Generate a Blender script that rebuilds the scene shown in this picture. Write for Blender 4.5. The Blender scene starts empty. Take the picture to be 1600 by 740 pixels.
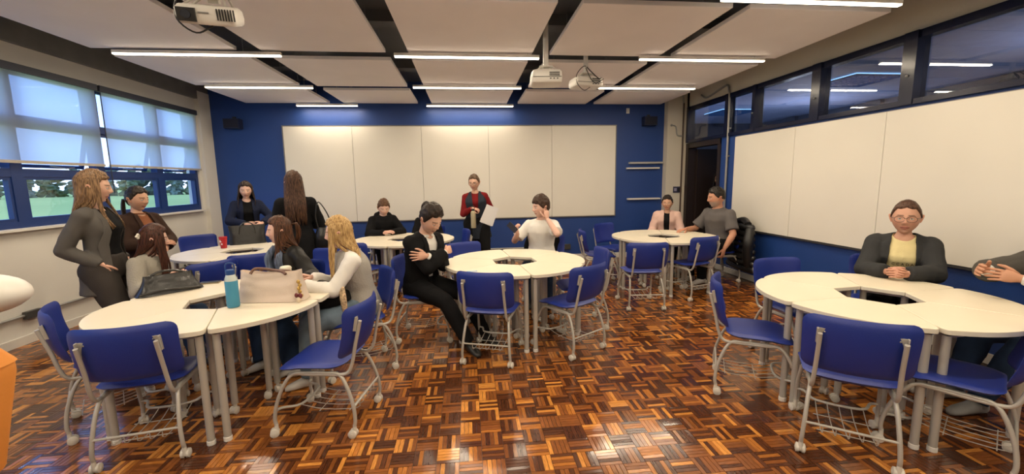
import bpy, bmesh, math, random
import numpy as np
from mathutils import Vector, Matrix, noise
random.seed(7)
SC = bpy.context.scene
COL = SC.collection
PI = math.pi
rad = math.radians
V3 = Vector

# ------------------------------------------------------------------ camera
H_CAM = 1.6
F_PX = 650.0
yaw, pitch, roll = math.atan(68/650.), math.atan(88/650.), rad(0.9)
_f = V3((math.sin(yaw)*math.cos(pitch), math.cos(yaw)*math.cos(pitch), -math.sin(pitch)))
_r = V3((math.cos(yaw), -math.sin(yaw), 0)); _u = _r.cross(_f)
_r2 = _r*math.cos(roll) - _u*math.sin(roll); _u2 = _r*math.sin(roll) + _u*math.cos(roll)
cam_d = bpy.data.cameras.new('camera'); cam = bpy.data.objects.new('camera', cam_d); COL.objects.link(cam)
cam_d.sensor_width = 36; cam_d.lens = F_PX/1600*36; cam_d.clip_start = 0.05; cam_d.clip_end = 400
M = Matrix((( _r2.x, _u2.x, -_f.x, 0), (_r2.y, _u2.y, -_f.y, 0), (_r2.z, _u2.z, -_f.z, H_CAM), (0,0,0,1)))
cam.matrix_world = M
SC.camera = cam
# ------------------------------------------------------------------ view + world
SC.view_settings.view_transform = 'Standard'; SC.view_settings.look = 'None'
SC.view_settings.gamma = 1.0; SC.view_settings.use_curve_mapping = False
SC.view_settings.exposure = 0.0
TUBE_W = 25.0      # watts of each ceiling tube
SKY = 3.8
w = bpy.data.worlds.new('sky'); SC.world = w; w.use_nodes = True
nt = w.node_tree; nt.nodes.clear()
wo = nt.nodes.new('ShaderNodeOutputWorld'); bg = nt.nodes.new('ShaderNodeBackground'); bg.inputs[1].default_value = SKY
tc = nt.nodes.new('ShaderNodeTexCoord'); sx = nt.nodes.new('ShaderNodeSeparateXYZ'); cr = nt.nodes.new('ShaderNodeValToRGB')
cr.color_ramp.elements[0].position = 0.0; cr.color_ramp.elements[0].color = (0.46, 0.58, 0.80, 1)
cr.color_ramp.elements[1].position = 0.22; cr.color_ramp.elements[1].color = (0.16, 0.34, 0.80, 1)
nt.links.new(tc.outputs['Generated'], sx.inputs[0]); nt.links.new(sx.outputs[2], cr.inputs[0])
nt.links.new(cr.outputs[0], bg.inputs[0]); nt.links.new(bg.outputs[0], wo.inputs[0])

# ------------------------------------------------------------------ materials
MATS = {}
def mat(name, col, rough=0.5, metal=0.0, bump=0.0, bscale=40.0, var=0.0, vscale=6.0, spec=0.5, stretch=None, attr=False, sheen=0.0):
    if name in MATS: return MATS[name]
    m = bpy.data.materials.new(name); m.use_nodes = True; t = m.node_tree; b = t.nodes['Principled BSDF']
    b.inputs['Base Color'].default_value = (*col, 1); b.inputs['Roughness'].default_value = rough
    b.inputs['Metallic'].default_value = metal; b.inputs['Specular IOR Level'].default_value = spec
    if sheen: b.inputs['Sheen Weight'].default_value = sheen
    L = t.links.new
    if bump or var:
        c = t.nodes.new('ShaderNodeTexCoord'); mp = t.nodes.new('ShaderNodeMapping'); L(c.outputs['Object'], mp.inputs[0])
        if stretch: mp.inputs['Scale'].default_value = stretch
    if var or attr:
        mx = t.nodes.new('ShaderNodeMixRGB'); mx.blend_type = 'MULTIPLY'; mx.inputs[0].default_value = 1.0
        mx.inputs[1].default_value = (*col, 1)
        if attr:
            at = t.nodes.new('ShaderNodeAttribute'); at.attribute_name = 'Col'; L(at.outputs['Color'], mx.inputs[1])
        if var:
            n = t.nodes.new('ShaderNodeTexNoise'); n.inputs['Scale'].default_value = vscale; n.inputs['Detail'].default_value = 4
            L(mp.outputs[0], n.inputs[0]); mr = t.nodes.new('ShaderNodeMapRange'); L(n.outputs[0], mr.inputs[0])
            mr.inputs[1].default_value = 0.3; mr.inputs[2].default_value = 0.7
            mr.inputs[3].default_value = 1-var; mr.inputs[4].default_value = 1+var; L(mr.outputs[0], mx.inputs[2])
        else: mx.inputs[2].default_value = (1,1,1,1)
        L(mx.outputs[0], b.inputs['Base Color'])
    if bump:
        n2 = t.nodes.new('ShaderNodeTexNoise'); n2.inputs['Scale'].default_value = bscale; n2.inputs['Detail'].default_value = 3
        L(mp.outputs[0], n2.inputs[0]); bp = t.nodes.new('ShaderNodeBump'); bp.inputs['Strength'].default_value = bump
        bp.inputs['Distance'].default_value = 0.01; L(n2.outputs[0], bp.inputs['Height']); L(bp.outputs[0], b.inputs['Normal'])
    MATS[name] = m
    return m
def emit_mat(name, col, strength):
    m = bpy.data.materials.new(name); m.use_nodes = True; t = m.node_tree; t.nodes.clear()
    o = t.nodes.new('ShaderNodeOutputMaterial'); e = t.nodes.new('ShaderNodeEmission')
    e.inputs[0].default_value = (*col, 1); e.inputs[1].default_value = strength; t.links.new(e.outputs[0], o.inputs[0]); MATS[name] = m
    return m
def glass_mat(name, tint=(1,1,1), refl=0.08, rough=0.0):
    m = bpy.data.materials.new(name); m.use_nodes = True; t = m.node_tree; t.nodes.clear(); L = t.links.new
    o = t.nodes.new('ShaderNodeOutputMaterial'); mx = t.nodes.new('ShaderNodeMixShader'); tr = t.nodes.new('ShaderNodeBsdfTransparent')
    gl = t.nodes.new('ShaderNodeBsdfGlossy'); gl.inputs['Roughness'].default_value = rough; tr.inputs[0].default_value = (*tint, 1)
    lw = t.nodes.new('ShaderNodeLayerWeight'); lw.inputs[0].default_value = 0.5
    pw = t.nodes.new('ShaderNodeMath'); pw.operation = 'POWER'; pw.inputs[1].default_value = 4.0; L(lw.outputs['Facing'], pw.inputs[0])
    ad = t.nodes.new('ShaderNodeMath'); ad.operation = 'MULTIPLY_ADD'; ad.inputs[1].default_value = 0.85; ad.inputs[2].default_value = 0.035+refl; ad.use_clamp = True
    L(pw.outputs[0], ad.inputs[0]); L(ad.outputs[0], mx.inputs[0]); L(tr.outputs[0], mx.inputs[1]); L(gl.outputs[0], mx.inputs[2]); L(mx.outputs[0], o.inputs[0])
    MATS[name] = m
    return m
def blind_mat():
    m = bpy.data.materials.new('blind_fabric'); m.use_nodes = True; t = m.node_tree; t.nodes.clear(); L = t.links.new
    o = t.nodes.new('ShaderNodeOutputMaterial'); a = t.nodes.new('ShaderNodeMixShader'); b = t.nodes.new('ShaderNodeMixShader')
    tr = t.nodes.new('ShaderNodeBsdfTransparent'); tl = t.nodes.new('ShaderNodeBsdfTranslucent'); d = t.nodes.new('ShaderNodeBsdfDiffuse')
    tl.inputs[0].default_value = (0.9, 0.9, 0.9, 1); d.inputs[0].default_value = (0.62, 0.6, 0.56, 1)
    a.inputs[0].default_value = 0.80; b.inputs[0].default_value = 0.20; tr.inputs[0].default_value = (0.75,0.85,1,1)
    L(d.outputs[0], a.inputs[1]); L(tl.outputs[0], a.inputs[2]); L(a.outputs[0], b.inputs[1]); L(tr.outputs[0], b.inputs[2]); L(b.outputs[0], o.inputs[0])
    return m
WHITE = mat('white_paint', (0.68, 0.66, 0.61), 0.75, bump=0.15, bscale=60, var=0.03, vscale=1.5)
CREAM = mat('cream_paint', (0.62, 0.57, 0.48), 0.8, bump=0.15, bscale=60, var=0.04, vscale=1.2)
BLUEW = mat('blue_wall_paint', (0.012, 0.050, 0.225), 0.5, bump=0.12, bscale=70, var=0.06, vscale=1.2)
DARKC = mat('dark_ceiling_paint', (0.15, 0.155, 0.165), 0.35, bump=0.1, bscale=20, var=0.12, vscale=1.0)
PANELM = mat('acoustic_panel', (0.84, 0.79, 0.79), 0.85, bump=0.1, bscale=160, var=0.025, vscale=2)
BOARD = mat('whiteboard_laminate', (0.74, 0.71, 0.64), 0.32, bump=0.02, bscale=8, var=0.02, vscale=1.5)
BLACKLINE = mat('dark_trim', (0.03, 0.03, 0.035), 0.5)
WINBLUE = mat('window_frame_blue', (0.010, 0.035, 0.16), 0.4, bump=0.05)
NAVY = mat('navy_frame_gloss', (0.007, 0.010, 0.032), 0.2)
GREYMET = mat('grey_conduit', (0.32, 0.32, 0.31), 0.4, metal=0.4)
CHBLUE = mat('chair_blue_vinyl', (0.010, 0.028, 0.225), 0.42, bump=0.12, bscale=220, var=0.04)
CHFRAME = mat('chair_frame_grey', (0.47, 0.45, 0.41), 0.38, metal=0.25)
CASTER = mat('caster_beige', (0.62, 0.59, 0.53), 0.45)
TTOP = mat('table_laminate', (0.74, 0.67, 0.53), 0.36, bump=0.04, bscale=90, var=0.02, vscale=3)
TEDGE = mat('table_edge_band', (0.70, 0.66, 0.56), 0.45)
WHITEPL = mat('white_plastic', (0.72, 0.70, 0.66), 0.4)
BLACKPL = mat('black_plastic', (0.02, 0.02, 0.022), 0.4)

# ------------------------------------------------------------------ mesh helpers
class MB:
    def __init__(s): s.v = []; s.f = []; s.mi = []; s.cur = 0
    def add(s, vs, fs):
        o = len(s.v); s.v += [tuple(v) for v in vs]; s.f += [tuple(i+o for i in f) for f in fs]; s.mi += [s.cur]*len(fs); return s
    def box(s, c, d, rz=0.0, M=None):
        x, y, z = d[0]/2, d[1]/2, d[2]/2
        vs = [V3((a*x, b*y, e*z)) for e in (-1,1) for a, b in ((-1,-1),(1,-1),(1,1),(-1,1))]
        R = M if M is not None else Matrix.Rotation(rz, 3, 'Z')
        vs = [R @ v + V3(c) for v in vs]
        return s.add(vs, [(0,3,2,1),(4,5,6,7),(0,1,5,4),(1,2,6,5),(2,3,7,6),(3,0,4,7)])
    def loft(s, rings, n=14, cap=True):
        """rings: (centre, u, v) with u, v radius vectors"""
        vs = []; fs = []
        for c, u, v in rings:
            c, u, v = V3(c), V3(u), V3(v)
            for i in range(n):
                a = 2*PI*i/n; vs.append(c + u*math.cos(a) + v*math.sin(a))
        for k in range(len(rings)-1):
            for i in range(n):
                j = (i+1) % n; fs.append((k*n+i, k*n+j, (k+1)*n+j, (k+1)*n+i))
        if cap:
            fs.append(tuple(range(n-1, -1, -1))); fs.append(tuple((len(rings)-1)*n+i for i in range(n)))
        return s.add(vs, fs)
    def tube(s, pts, r, n=8, smooth=0, cap=True):
        pts = [V3(p) for p in pts]
        if smooth: pts = crom(pts, smooth)
        rr = r if isinstance(r, (list, tuple)) else [r]*len(pts)
        if len(rr) != len(pts):
            rr = [rr[0] + (rr[-1]-rr[0])*i/(len(pts)-1) if len(rr) == 2 else float(np.interp(i/(len(pts)-1), np.linspace(0,1,len(rr)), rr)) for i in range(len(pts))]
        rings = []; pu = None
        for i, p in enumerate(pts):
            t = (pts[min(i+1, len(pts)-1)] - pts[max(i-1, 0)])
            t = t.normalized() if t.length > 1e-9 else V3((0,0,1))
            if pu is None:
                a = V3((0,0,1)) if abs(t.z) < 0.9 else V3((1,0,0)); u = t.cross(a).normalized()
            else: u = (pu - t*pu.dot(t)).normalized()
            pu = u; v = t.cross(u); rings.append((p, u*rr[i], v*rr[i]))
        return s.loft(rings, n, cap)
    def cyl(s, a, b, ra, rb=None, n=14): return s.tube([a, b], [ra, ra if rb is None else rb], n)
    def sphere(s, c, r, nu=14, nv=9, M=None):
        r = (r, r, r) if isinstance(r, (int, float)) else r
        vs = []; fs = []; c = V3(c)
        def P(a, b):
            d = V3((math.sin(b)*math.cos(a)*r[0], math.sin(b)*math.sin(a)*r[1], math.cos(b)*r[2]))
            return (M @ d if M is not None else d) + c
        vs.append(P(0, 0))
        for j in range(1, nv):
            for i in range(nu): vs.append(P(2*PI*i/nu, PI*j/nv))
        vs.append(P(0, PI)); last = len(vs)-1
        for i in range(nu):
            fs.append((0, 1+i, 1+(i+1)%nu)); fs.append((last, last-nu+(i+1)%nu, last-nu+i))
        for j in range(nv-2):
            for i in range(nu):
                a = 1+j*nu+i; b = 1+j*nu+(i+1)%nu; fs.append((a, a+nu, b+nu, b))
        return s.add(vs, fs)
    def prism(s, outline, z0, z1, inset=0.0):
        n = len(outline); vs = [(x, y, z0) for x, y in outline]
        if inset:
            cx = sum(p[0] for p in outline)/n; cy = sum(p[1] for p in outline)/n
            vs += [(x, y, z1-inset) for x, y in outline]; vs += [(cx+(x-cx)*(1-inset/0.3), cy+(y-cy)*(1-inset/0.3), z1) for x, y in outline]; k = 3
        else: vs += [(x, y, z1) for x, y in outline]; k = 2
        fs = [tuple(range(n-1, -1, -1)), tuple((k-1)*n+i for i in range(n))]
        for q in range(k-1):
            for i in range(n): j = (i+1) % n; fs.append((q*n+i, q*n+j, (q+1)*n+j, (q+1)*n+i))
        return s.add(vs, fs)
    def mesh(s, name, mats, smooth=None):
        me = bpy.data.meshes.new(name); me.from_pydata(s.v, [], s.f)
        for m in (mats if isinstance(mats, (list, tuple)) else [mats]): me.materials.append(m)
        if any(s.mi): me.polygons.foreach_set('material_index', s.mi)
        if smooth is not None:
            me.polygons.foreach_set('use_smooth', [True]*len(me.polygons))
            if smooth < 179: me.set_sharp_from_angle(angle=rad(smooth))
        me.update(); return me
    def obj(s, name, mats, parent=None, smooth=40, kind=None):
        return link(name, s.mesh(name, mats, smooth), parent, kind)
def crom(p, k):
    out = []
    q = [p[0]*2-p[1]] + list(p) + [p[-1]*2-p[-2]]
    for i in range(1, len(q)-2):
        for j in range(k):
            t = j/k; a, b, c, d = q[i-1], q[i], q[i+1], q[i+2]
            out.append(0.5*((2*b) + (c-a)*t + (2*a-5*b+4*c-d)*t*t + (3*b-a-3*c+d)*t**3))
    out.append(p[-1]); return out
def link(name, me, parent=None, kind=None):
    o = bpy.data.objects.new(name, me); COL.objects.link(o)
    if parent is not None: o.parent = parent
    if kind: o['kind'] = kind
    return o
def tag(o, label, cat, group=None):
    o['label'] = label; o['category'] = cat
    if group: o['group'] = group
    return o
def thing(name, label, cat, loc=(0,0,0), rz=0.0, group=None):
    o = bpy.data.objects.new(name, None); COL.objects.link(o); o.empty_display_size = 0.1
    o.location = loc; o.rotation_euler = (0, 0, rz)
    return tag(o, label, cat, group)
def copy_tree(root, loc, rz, label, group=None):
    c = root.copy(); COL.objects.link(c); c.location = loc; c.rotation_euler = (0, 0, rz); c['label'] = label
    if group: c['group'] = group
    def rec(a, b):
        for ch in a.children:
            d = ch.copy(); COL.objects.link(d); d.parent = b; rec(ch, d)
    rec(root, c)
    return c
def struct(name, mb, m, smooth=None, parent=None): return mb.obj(name, m, parent, smooth, 'structure')
def text_mesh(body, size, depth, m, name, parent, Mx):
    c = bpy.data.curves.new('t', 'FONT'); c.body = body; c.size = size; c.extrude = depth; c.align_x = 'CENTER'; c.align_y = 'CENTER'
    o = bpy.data.objects.new('t', c); COL.objects.link(o); dg = bpy.context.evaluated_depsgraph_get()
    me = bpy.data.meshes.new_from_object(o.evaluated_get(dg)); bpy.data.objects.remove(o); me.transform(Mx)
    me.materials.clear(); me.materials.append(m); return link(name, me, parent)

# ------------------------------------------------------------------ room shell
XL, XR, YB, YF, ZC = -4.6, 4.35, 8.2, -2.6, 3.45
fl = MB(); fl.box(((XL+XR)/2, (YB+YF)/2, -0.055), (XR-XL+0.4, YB-YF+0.4, 0.1))
FLBASE = mat('parquet_bitumen_joint', (0.05, 0.022, 0.010), 0.35, var=0.3, vscale=9)
floor = struct('floor', fl, FLBASE)
c = MB(); c.box(((XL+XR)/2, (YB+YF)/2, ZC+0.1), (XR-XL+0.5, YB-YF+0.5, 0.2))
for y in (-1.0, 1.0, 2.95, 5.0, 6.9): c.box(((XL+XR)/2, y, ZC-0.06), (XR-XL, 0.22, 0.12))
struct('ceiling', c, DARKC)
# back wall, blue
b = MB(); b.box(((XL+XR)/2, YB+0.1, ZC/2), (XR-XL+0.4, 0.2, ZC)); struct('wall_back', b, BLUEW)
b = MB(); b.box(((XL+XR)/2, YF-0.1, ZC/2), (XR-XL+0.4, 0.2, ZC)); struct('wall_front', b, CREAM)
# left wall with the window band
WY0, WY1, WZ0, WZ1 = -1.1, 7.8, 1.19, 2.86
b = MB()
b.box((XL-0.1, (YB+YF)/2, WZ0/2), (0.2, YB-YF, WZ0)); b.box((XL-0.1, (YB+YF)/2, (WZ1+ZC)/2), (0.2, YB-YF, ZC-WZ1))
b.box((XL-0.1, (WY1+YB)/2, (WZ0+WZ1)/2), (0.2, YB-WY1, WZ1-WZ0)); b.box((XL-0.1, (WY0+YF)/2, (WZ0+WZ1)/2), (0.2, WY0-YF, WZ1-WZ0))
struct('wall_left', b, WHITE)
b = MB(); b.box((XL+0.02, 8.04, 1.6), (0.1, 0.32, 3.2)); struct('trim_1', b, WHITE)
b = MB(); b.box((XL+0.03, (YF+YB)/2, 3.26), (0.06, YB-YF, 0.38)); struct('trim_2', b, mat('grey_beam', (0.16,0.16,0.155), 0.6, var=0.1))
b = MB(); b.box((XL+0.012, (YF+YB)/2, 0.045), (0.024, YB-YF, 0.09)); struct('baseboard_left', b, WHITE)
b = MB(); b.box(((XL+XR)/2, YB-0.014, 0.05), (XR-XL, 0.028, 0.10)); struct('baseboard_back', b, WHITE)
# right wall
TZ0, TZ1 = 2.28, 2.96
b = MB()
b.box((XR+0.06, (6.85+YF)/2, TZ0/2), (0.12, 6.85-YF, TZ0)); b.cur = 1
b.box((XR+0.06, (YB+YF)/2, (TZ1+ZC)/2), (0.12, YB-YF, ZC-TZ1)); b.box((XR+0.06, 8.08, ZC/2), (0.12, 0.25, ZC))
struct('wall_right', b, [BLUEW, CREAM])
b = MB(); b.box((4.155, 8.12, ZC/2), (0.39, 0.16, ZC)); struct('trim_3', b, CREAM)
b = MB(); b.box((XR-0.01, (6.85+YF)/2, 0.045), (0.02, 6.85-YF, 0.09)); struct('baseboard_right', b, WHITE)

# ------------------------------------------------------------------ parquet
def parquet():
    S, n = 0.132, 5; sw = S/n
    g = 0.0007
    tiles = []
    x0, y0 = XL+0.02, 0.9
    nx, ny = int((XR-0.02-x0)/S), int((YB-0.03-y0)/S)
    rnd = np.random.RandomState(3); blk = np.random.RandomState(8).rand(400, 400)
    P = []
    for i in range(nx):
        for j in range(ny):
            bx, by = x0+i*S, y0+j*S; vert = (i+j) % 2 == 0
            for k in range(n):
                if vert: P.append((bx+k*sw+g, by+g, bx+(k+1)*sw-g, by+S-g, 1))
                else: P.append((bx+g, by+k*sw+g, bx+S-g, by+(k+1)*sw-g, 0))
    P = np.array(P); cx = (P[:,0]+P[:,2])/2; cy = (P[:,1]+P[:,3])/2
    # inside the picture, nearest first
    z = cx*_f.x+cy*_f.y-H_CAM*_f.z; px = 800+F_PX*(cx*_r2.x+cy*_r2.y-H_CAM*_r2.z)/z; py = 370-F_PX*(cx*_u2.x+cy*_u2.y-H_CAM*_u2.z)/z
    vis = (px > 380) & (px < 1180) & (py < 738) & (z > 0.3)
    order = np.argsort(np.where(vis, cy*3+abs(cx-0.1)*0.0, 1e9))[:300]; near = set(order.tolist())
    def make(idx):
        V = []; Fc = []; C = []
        for q in idx:
            a, b_, c_, d, vt = P[q]; t = rnd.uniform(-1, 1, 4)*0.00035; z0 = -0.006; zt = 0.0016
            o = len(V); e = 0.0009
            V += [(a,b_,z0),(c_,b_,z0),(c_,d,z0),(a,d,z0),(a+e,b_+e,zt+t[0]),(c_-e,b_+e,zt+t[1]),(c_-e,d-e,zt+t[2]),(a+e,d-e,zt+t[0]+t[2]-t[1])]
            Fc += [(o+4,o+5,o+6,o+7),(o,o+1,o+5,o+4),(o+1,o+2,o+6,o+5),(o+2,o+3,o+7,o+6),(o+3,o,o+4,o+7)]
            r = rnd.rand(); s = rnd.rand(); bb = blk[int((a-x0)/S) % 400, int((b_-y0)/S) % 400]; r = r if rnd.rand() < 0.62 else bb; s = 0.6*s+0.4*bb
            if r < 0.38: base = (0.075, 0.025, 0.010)
            elif r < 0.72: base = (0.19, 0.064, 0.017)
            elif r < 0.92: base = (0.33, 0.12, 0.024)
            else: base = (0.48, 0.20, 0.042)
            k = 0.88+0.5*s; C += [(base[0]*k, base[1]*k, base[2]*k, vt)]*20
        me = bpy.data.meshes.new('slat'); me.from_pydata(V, [], Fc)
        ca = me.color_attributes.new('Col', 'FLOAT_COLOR', 'CORNER'); ca.data.foreach_set('color', np.array(C, dtype=np.float32).ravel())
        me.materials.append(PARQ); return me
    rest = [q for q in range(len(P)) if q not in near]
    link('parquet_field', make(rest), floor, 'stuff')
    for q in order: link('parquet_slat', make([int(q)]), floor)
def parquet_mat():
    m = bpy.data.materials.new('parquet_varnish'); m.use_nodes = True; t = m.node_tree; b = t.nodes['Principled BSDF']; L = t.links.new
    at = t.nodes.new('ShaderNodeAttribute'); at.attribute_name = 'Col'
    tcx = t.nodes.new('ShaderNodeTexCoord')
    n = []
    for sc in ((12, 160, 12), (160, 12, 12)):
        mp = t.nodes.new('ShaderNodeMapping'); mp.inputs['Scale'].default_value = sc; L(tcx.outputs['Object'], mp.inputs[0])
        x = t.nodes.new('ShaderNodeTexNoise'); x.inputs['Scale'].default_value = 1.6; x.inputs['Detail'].default_value = 4; L(mp.outputs[0], x.inputs[0]); n.append(x)
    mx = t.nodes.new('ShaderNodeMixRGB'); L(at.outputs['Alpha'], mx.inputs[0]); L(n[0].outputs[0], mx.inputs[1]); L(n[1].outputs[0], mx.inputs[2])
    mr = t.nodes.new('ShaderNodeMapRange'); mr.inputs[1].default_value = 0.3; mr.inputs[2].default_value = 0.7; mr.inputs[3].default_value = 0.62; mr.inputs[4].default_value = 1.35
    L(mx.outputs[0], mr.inputs[0]); mu = t.nodes.new('ShaderNodeMixRGB'); mu.blend_type = 'MULTIPLY'; mu.inputs[0].default_value = 1
    L(at.outputs['Color'], mu.inputs[1]); L(mr.outputs[0], mu.inputs[2]); L(mu.outputs[0], b.inputs['Base Color'])
    n3 = t.nodes.new('ShaderNodeTexNoise'); n3.inputs['Scale'].default_value = 2.2; n3.inputs['Detail'].default_value = 6; L(tcx.outputs['Object'], n3.inputs[0])
    m3 = t.nodes.new('ShaderNodeMapRange'); m3.inputs[1].default_value = 0.35; m3.inputs[2].default_value = 0.65; m3.inputs[3].default_value = 0.09; m3.inputs[4].default_value = 0.20
    L(n3.outputs[0], m3.inputs[0]); L(m3.outputs[0], b.inputs['Roughness'])
    b.inputs['Specular IOR Level'].default_value = 0.6
    bp = t.nodes.new('ShaderNodeBump'); bp.inputs['Strength'].default_value = 0.1; bp.inputs['Distance'].default_value = 0.003; L(n3.outputs[0], bp.inputs['Height']); L(bp.outputs[0], b.inputs['Normal'])
    return m
PARQ = parquet_mat(); parquet()

# ------------------------------------------------------------------ ceiling panels and LED tubes
cols = [(-3.85,-2.42,'the window-side column'), (-2.17,-0.86,'the column beside the window-side one'), (-0.61,0.78,'the middle column'), (0.99,2.30,'the column beside the door-side one'), (2.46,3.80,'the door-side column')]
rows = [(-1.45,-0.05,None), (0.22,1.62,None), (1.88,3.30,'row above the camera'), (3.56,4.98,'nearest full row'), (5.28,6.68,'middle row'), (6.95,8.06,'row against the blue wall')]
for (a, b_, cn) in cols:
    for (y0, y1, rn) in rows:
        mb = MB(); W_, D_ = b_-a, y1-y0
        vs = []
        for z, e in ((0.035, 0.0), (0.0, 0.0), (-0.003, 0.004)):
            vs += [(-W_/2+e, -D_/2+e, z), (W_/2-e, -D_/2+e, z), (W_/2-e, D_/2-e, z), (-W_/2+e, D_/2-e, z)]
        fs = [(0,1,2,3), (11,10,9,8)] + [(k*4+i, (k+1)*4+i, (k+1)*4+(i+1)%4, k*4+(i+1)%4) for k in (0,1) for i in range(4)]
        mb.add(vs, fs)
        o = thing('ceiling_panel', 'pale suspended acoustic ceiling panel in %s, %s' % (cn, rn) if rn else 'pale suspended acoustic ceiling panel overhead behind the camera', 'ceiling panel', ((a+b_)/2, (y0+y1)/2, 3.035), 0, 'suspended acoustic ceiling panels')
        mb.obj('panel', PANELM, o, None)
        for sx_ in (-1, 1):
            for sy_ in (-1, 1):
                h = MB(); h.cyl((sx_*W_*0.38, sy_*D_*0.36, 0.035), (sx_*W_*0.38, sy_*D_*0.36, ZC-0.0-3.035), 0.003, n=6); h.obj('hanger_wire', GREYMET, o)
TUBE = emit_mat('led_diffuser', (1.0, 0.86, 0.66), 9.0)
def tube_light(xc, y, L_, label, watts=TUBE_W):
    o = thing('led_tube_light', label, 'ceiling light', (xc, y, 2.985), 0, 'linear LED ceiling lights')
    m = MB(); m.box((0, 0, 0.012), (L_, 0.045, 0.03)); m.obj('housing', WHITEPL, o, None)
    m = MB(); m.box((0, 0, -0.008), (L_-0.01, 0.04, 0.016)); m.obj('diffuser', TUBE, o, None)
    for s_ in (-1, 1):
        m = MB(); m.cyl((s_*L_*0.42, 0, 0.02), (s_*L_*0.42, 0, ZC-2.985), 0.0025, n=6); m.obj('hanger_wire', GREYMET, o)
    ld = bpy.data.lights.new('tube_glow', 'AREA'); ld.shape = 'RECTANGLE'; ld.size = L_; ld.size_y = 0.05; ld.energy = watts; ld.color = (1.0, 0.84, 0.62)
    lo = bpy.data.objects.new('tube_glow', ld); COL.objects.link(lo); lo.parent = o; lo.location = (0, 0, -0.02)
lts = [(-2.80,4.97,1.67,'window side'), (0.05,4.93,1.62,'middle'), (2.82,4.90,1.56,'door side'), (-2.92,6.55,1.46,'window side'), (0.05,6.48,1.61,'middle'), (2.81,6.42,1.55,'door side'),
       (-2.45,8.0,1.05,'window side'), (0.10,8.0,1.60,'middle'), (2.80,3.28,1.56,'door side'), (0.05,3.32,1.60,'middle'), (-2.80,3.3,1.6,'window side')]
nm = {4:'nearest row in full view', 6:'middle row', 8:'row along the blue wall', 3:'row above the camera'}
for x, y, L_, sd in lts: tube_light(x, y, L_, 'lit linear LED tube, %s of the %s' % (sd, nm[int(y)]), TUBE_W*(0.45 if y > 7.5 else 1))
for y in (1.65, 0.0, -1.6):
    for x in (-2.8, 0.05, 2.8): tube_light(x, y, 1.6, 'lit linear LED tube overhead behind the camera')
"""END1"""
# ------------------------------------------------------------------ windows in the left wall
GLASS = glass_mat('window_glass', (0.96, 0.98, 1.0), 0.02)
mull = [-1.1, -0.1, 0.9, 1.9, 2.9, 3.88, 4.87, 5.88, 6.92, 7.8]
xw = XL-0.07
zr = [1.19, 1.76, 2.30, 2.86]
for i in range(len(mull)-1):
    a, b_ = mull[i], mull[i+1]
    f = MB(); fw = 0.05
    f.box((xw, a+0.03, (WZ0+WZ1)/2), (0.09, 0.06, WZ1-WZ0)); f.box((xw, b_-0.03, (WZ0+WZ1)/2), (0.09, 0.06, WZ1-WZ0))
    for z, h in ((WZ0+0.035, 0.07), (1.76, 0.085), (2.30, 0.06), (WZ1-0.03, 0.06)): f.box((xw, (a+b_)/2, z), (0.088, b_-a-0.12, h))
    wn = struct('window_%d' % (i+1), f, WINBLUE)
    for z0, z1 in ((1.26, 1.718), (2.33, 2.80)):
        p = MB(); p.box((xw, (a+b_)/2, (z0+z1)/2), (0.006, b_-a-0.12, z1-z0)); p.obj('pane', GLASS, wn, None)
        s = MB()
        for yy in (a+0.075, b_-0.075): s.box((xw+0.01, yy, (z0+z1)/2), (0.05, 0.03, z1-z0))
        for zz in (z0+0.015, z1-0.015): s.box((xw+0.01, (a+b_)/2, zz), (0.05, b_-a-0.18, 0.03))
        s.obj('sash', WINBLUE, wn, None)
    # middle light: awning sash tilted outwards
    s = MB(); R = Matrix.Rotation(rad(14), 3, 'Y'); hh = 0.46; cz = 2.27
    def P(y, z, x=0.0): return V3((xw, 0, cz)) + R @ V3((x, 0, -z)) + V3((0, y, 0))
    for yy in (a+0.085, b_-0.085): s.box(P(yy, hh/2), (0.035, 0.035, hh), M=R)
    for zz in (0.02, hh-0.02): s.box(P((a+b_)/2, zz), (0.035, b_-a-0.2, 0.035), M=R)
    s.obj('awning_sash', WINBLUE, wn, None)
    p = MB(); p.box(P((a+b_)/2, hh/2), (0.006, b_-a-0.2, hh-0.06), M=R); p.obj('pane', GLASS, wn, None)
    st = MB(); st.tube([P((a+b_)/2, hh-0.03, 0.02), (xw+0.03, (a+b_)/2+0.06, 1.82), (xw+0.05, (a+b_)/2+0.14, 1.83)], 0.007, 6); st.obj('latch', GREYMET, wn)
b = MB(); b.box((XL-0.02, (WY0+WY1)/2, WZ0-0.012), (0.2, WY1-WY0, 0.024)); struct('window_sill', b, WHITE)
BLIND = blind_mat(); RAIL = mat('blind_rail', (0.035, 0.04, 0.06), 0.5); BRAIL = mat('blind_bottom_rail', (0.42, 0.39, 0.34), 0.5)
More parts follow.
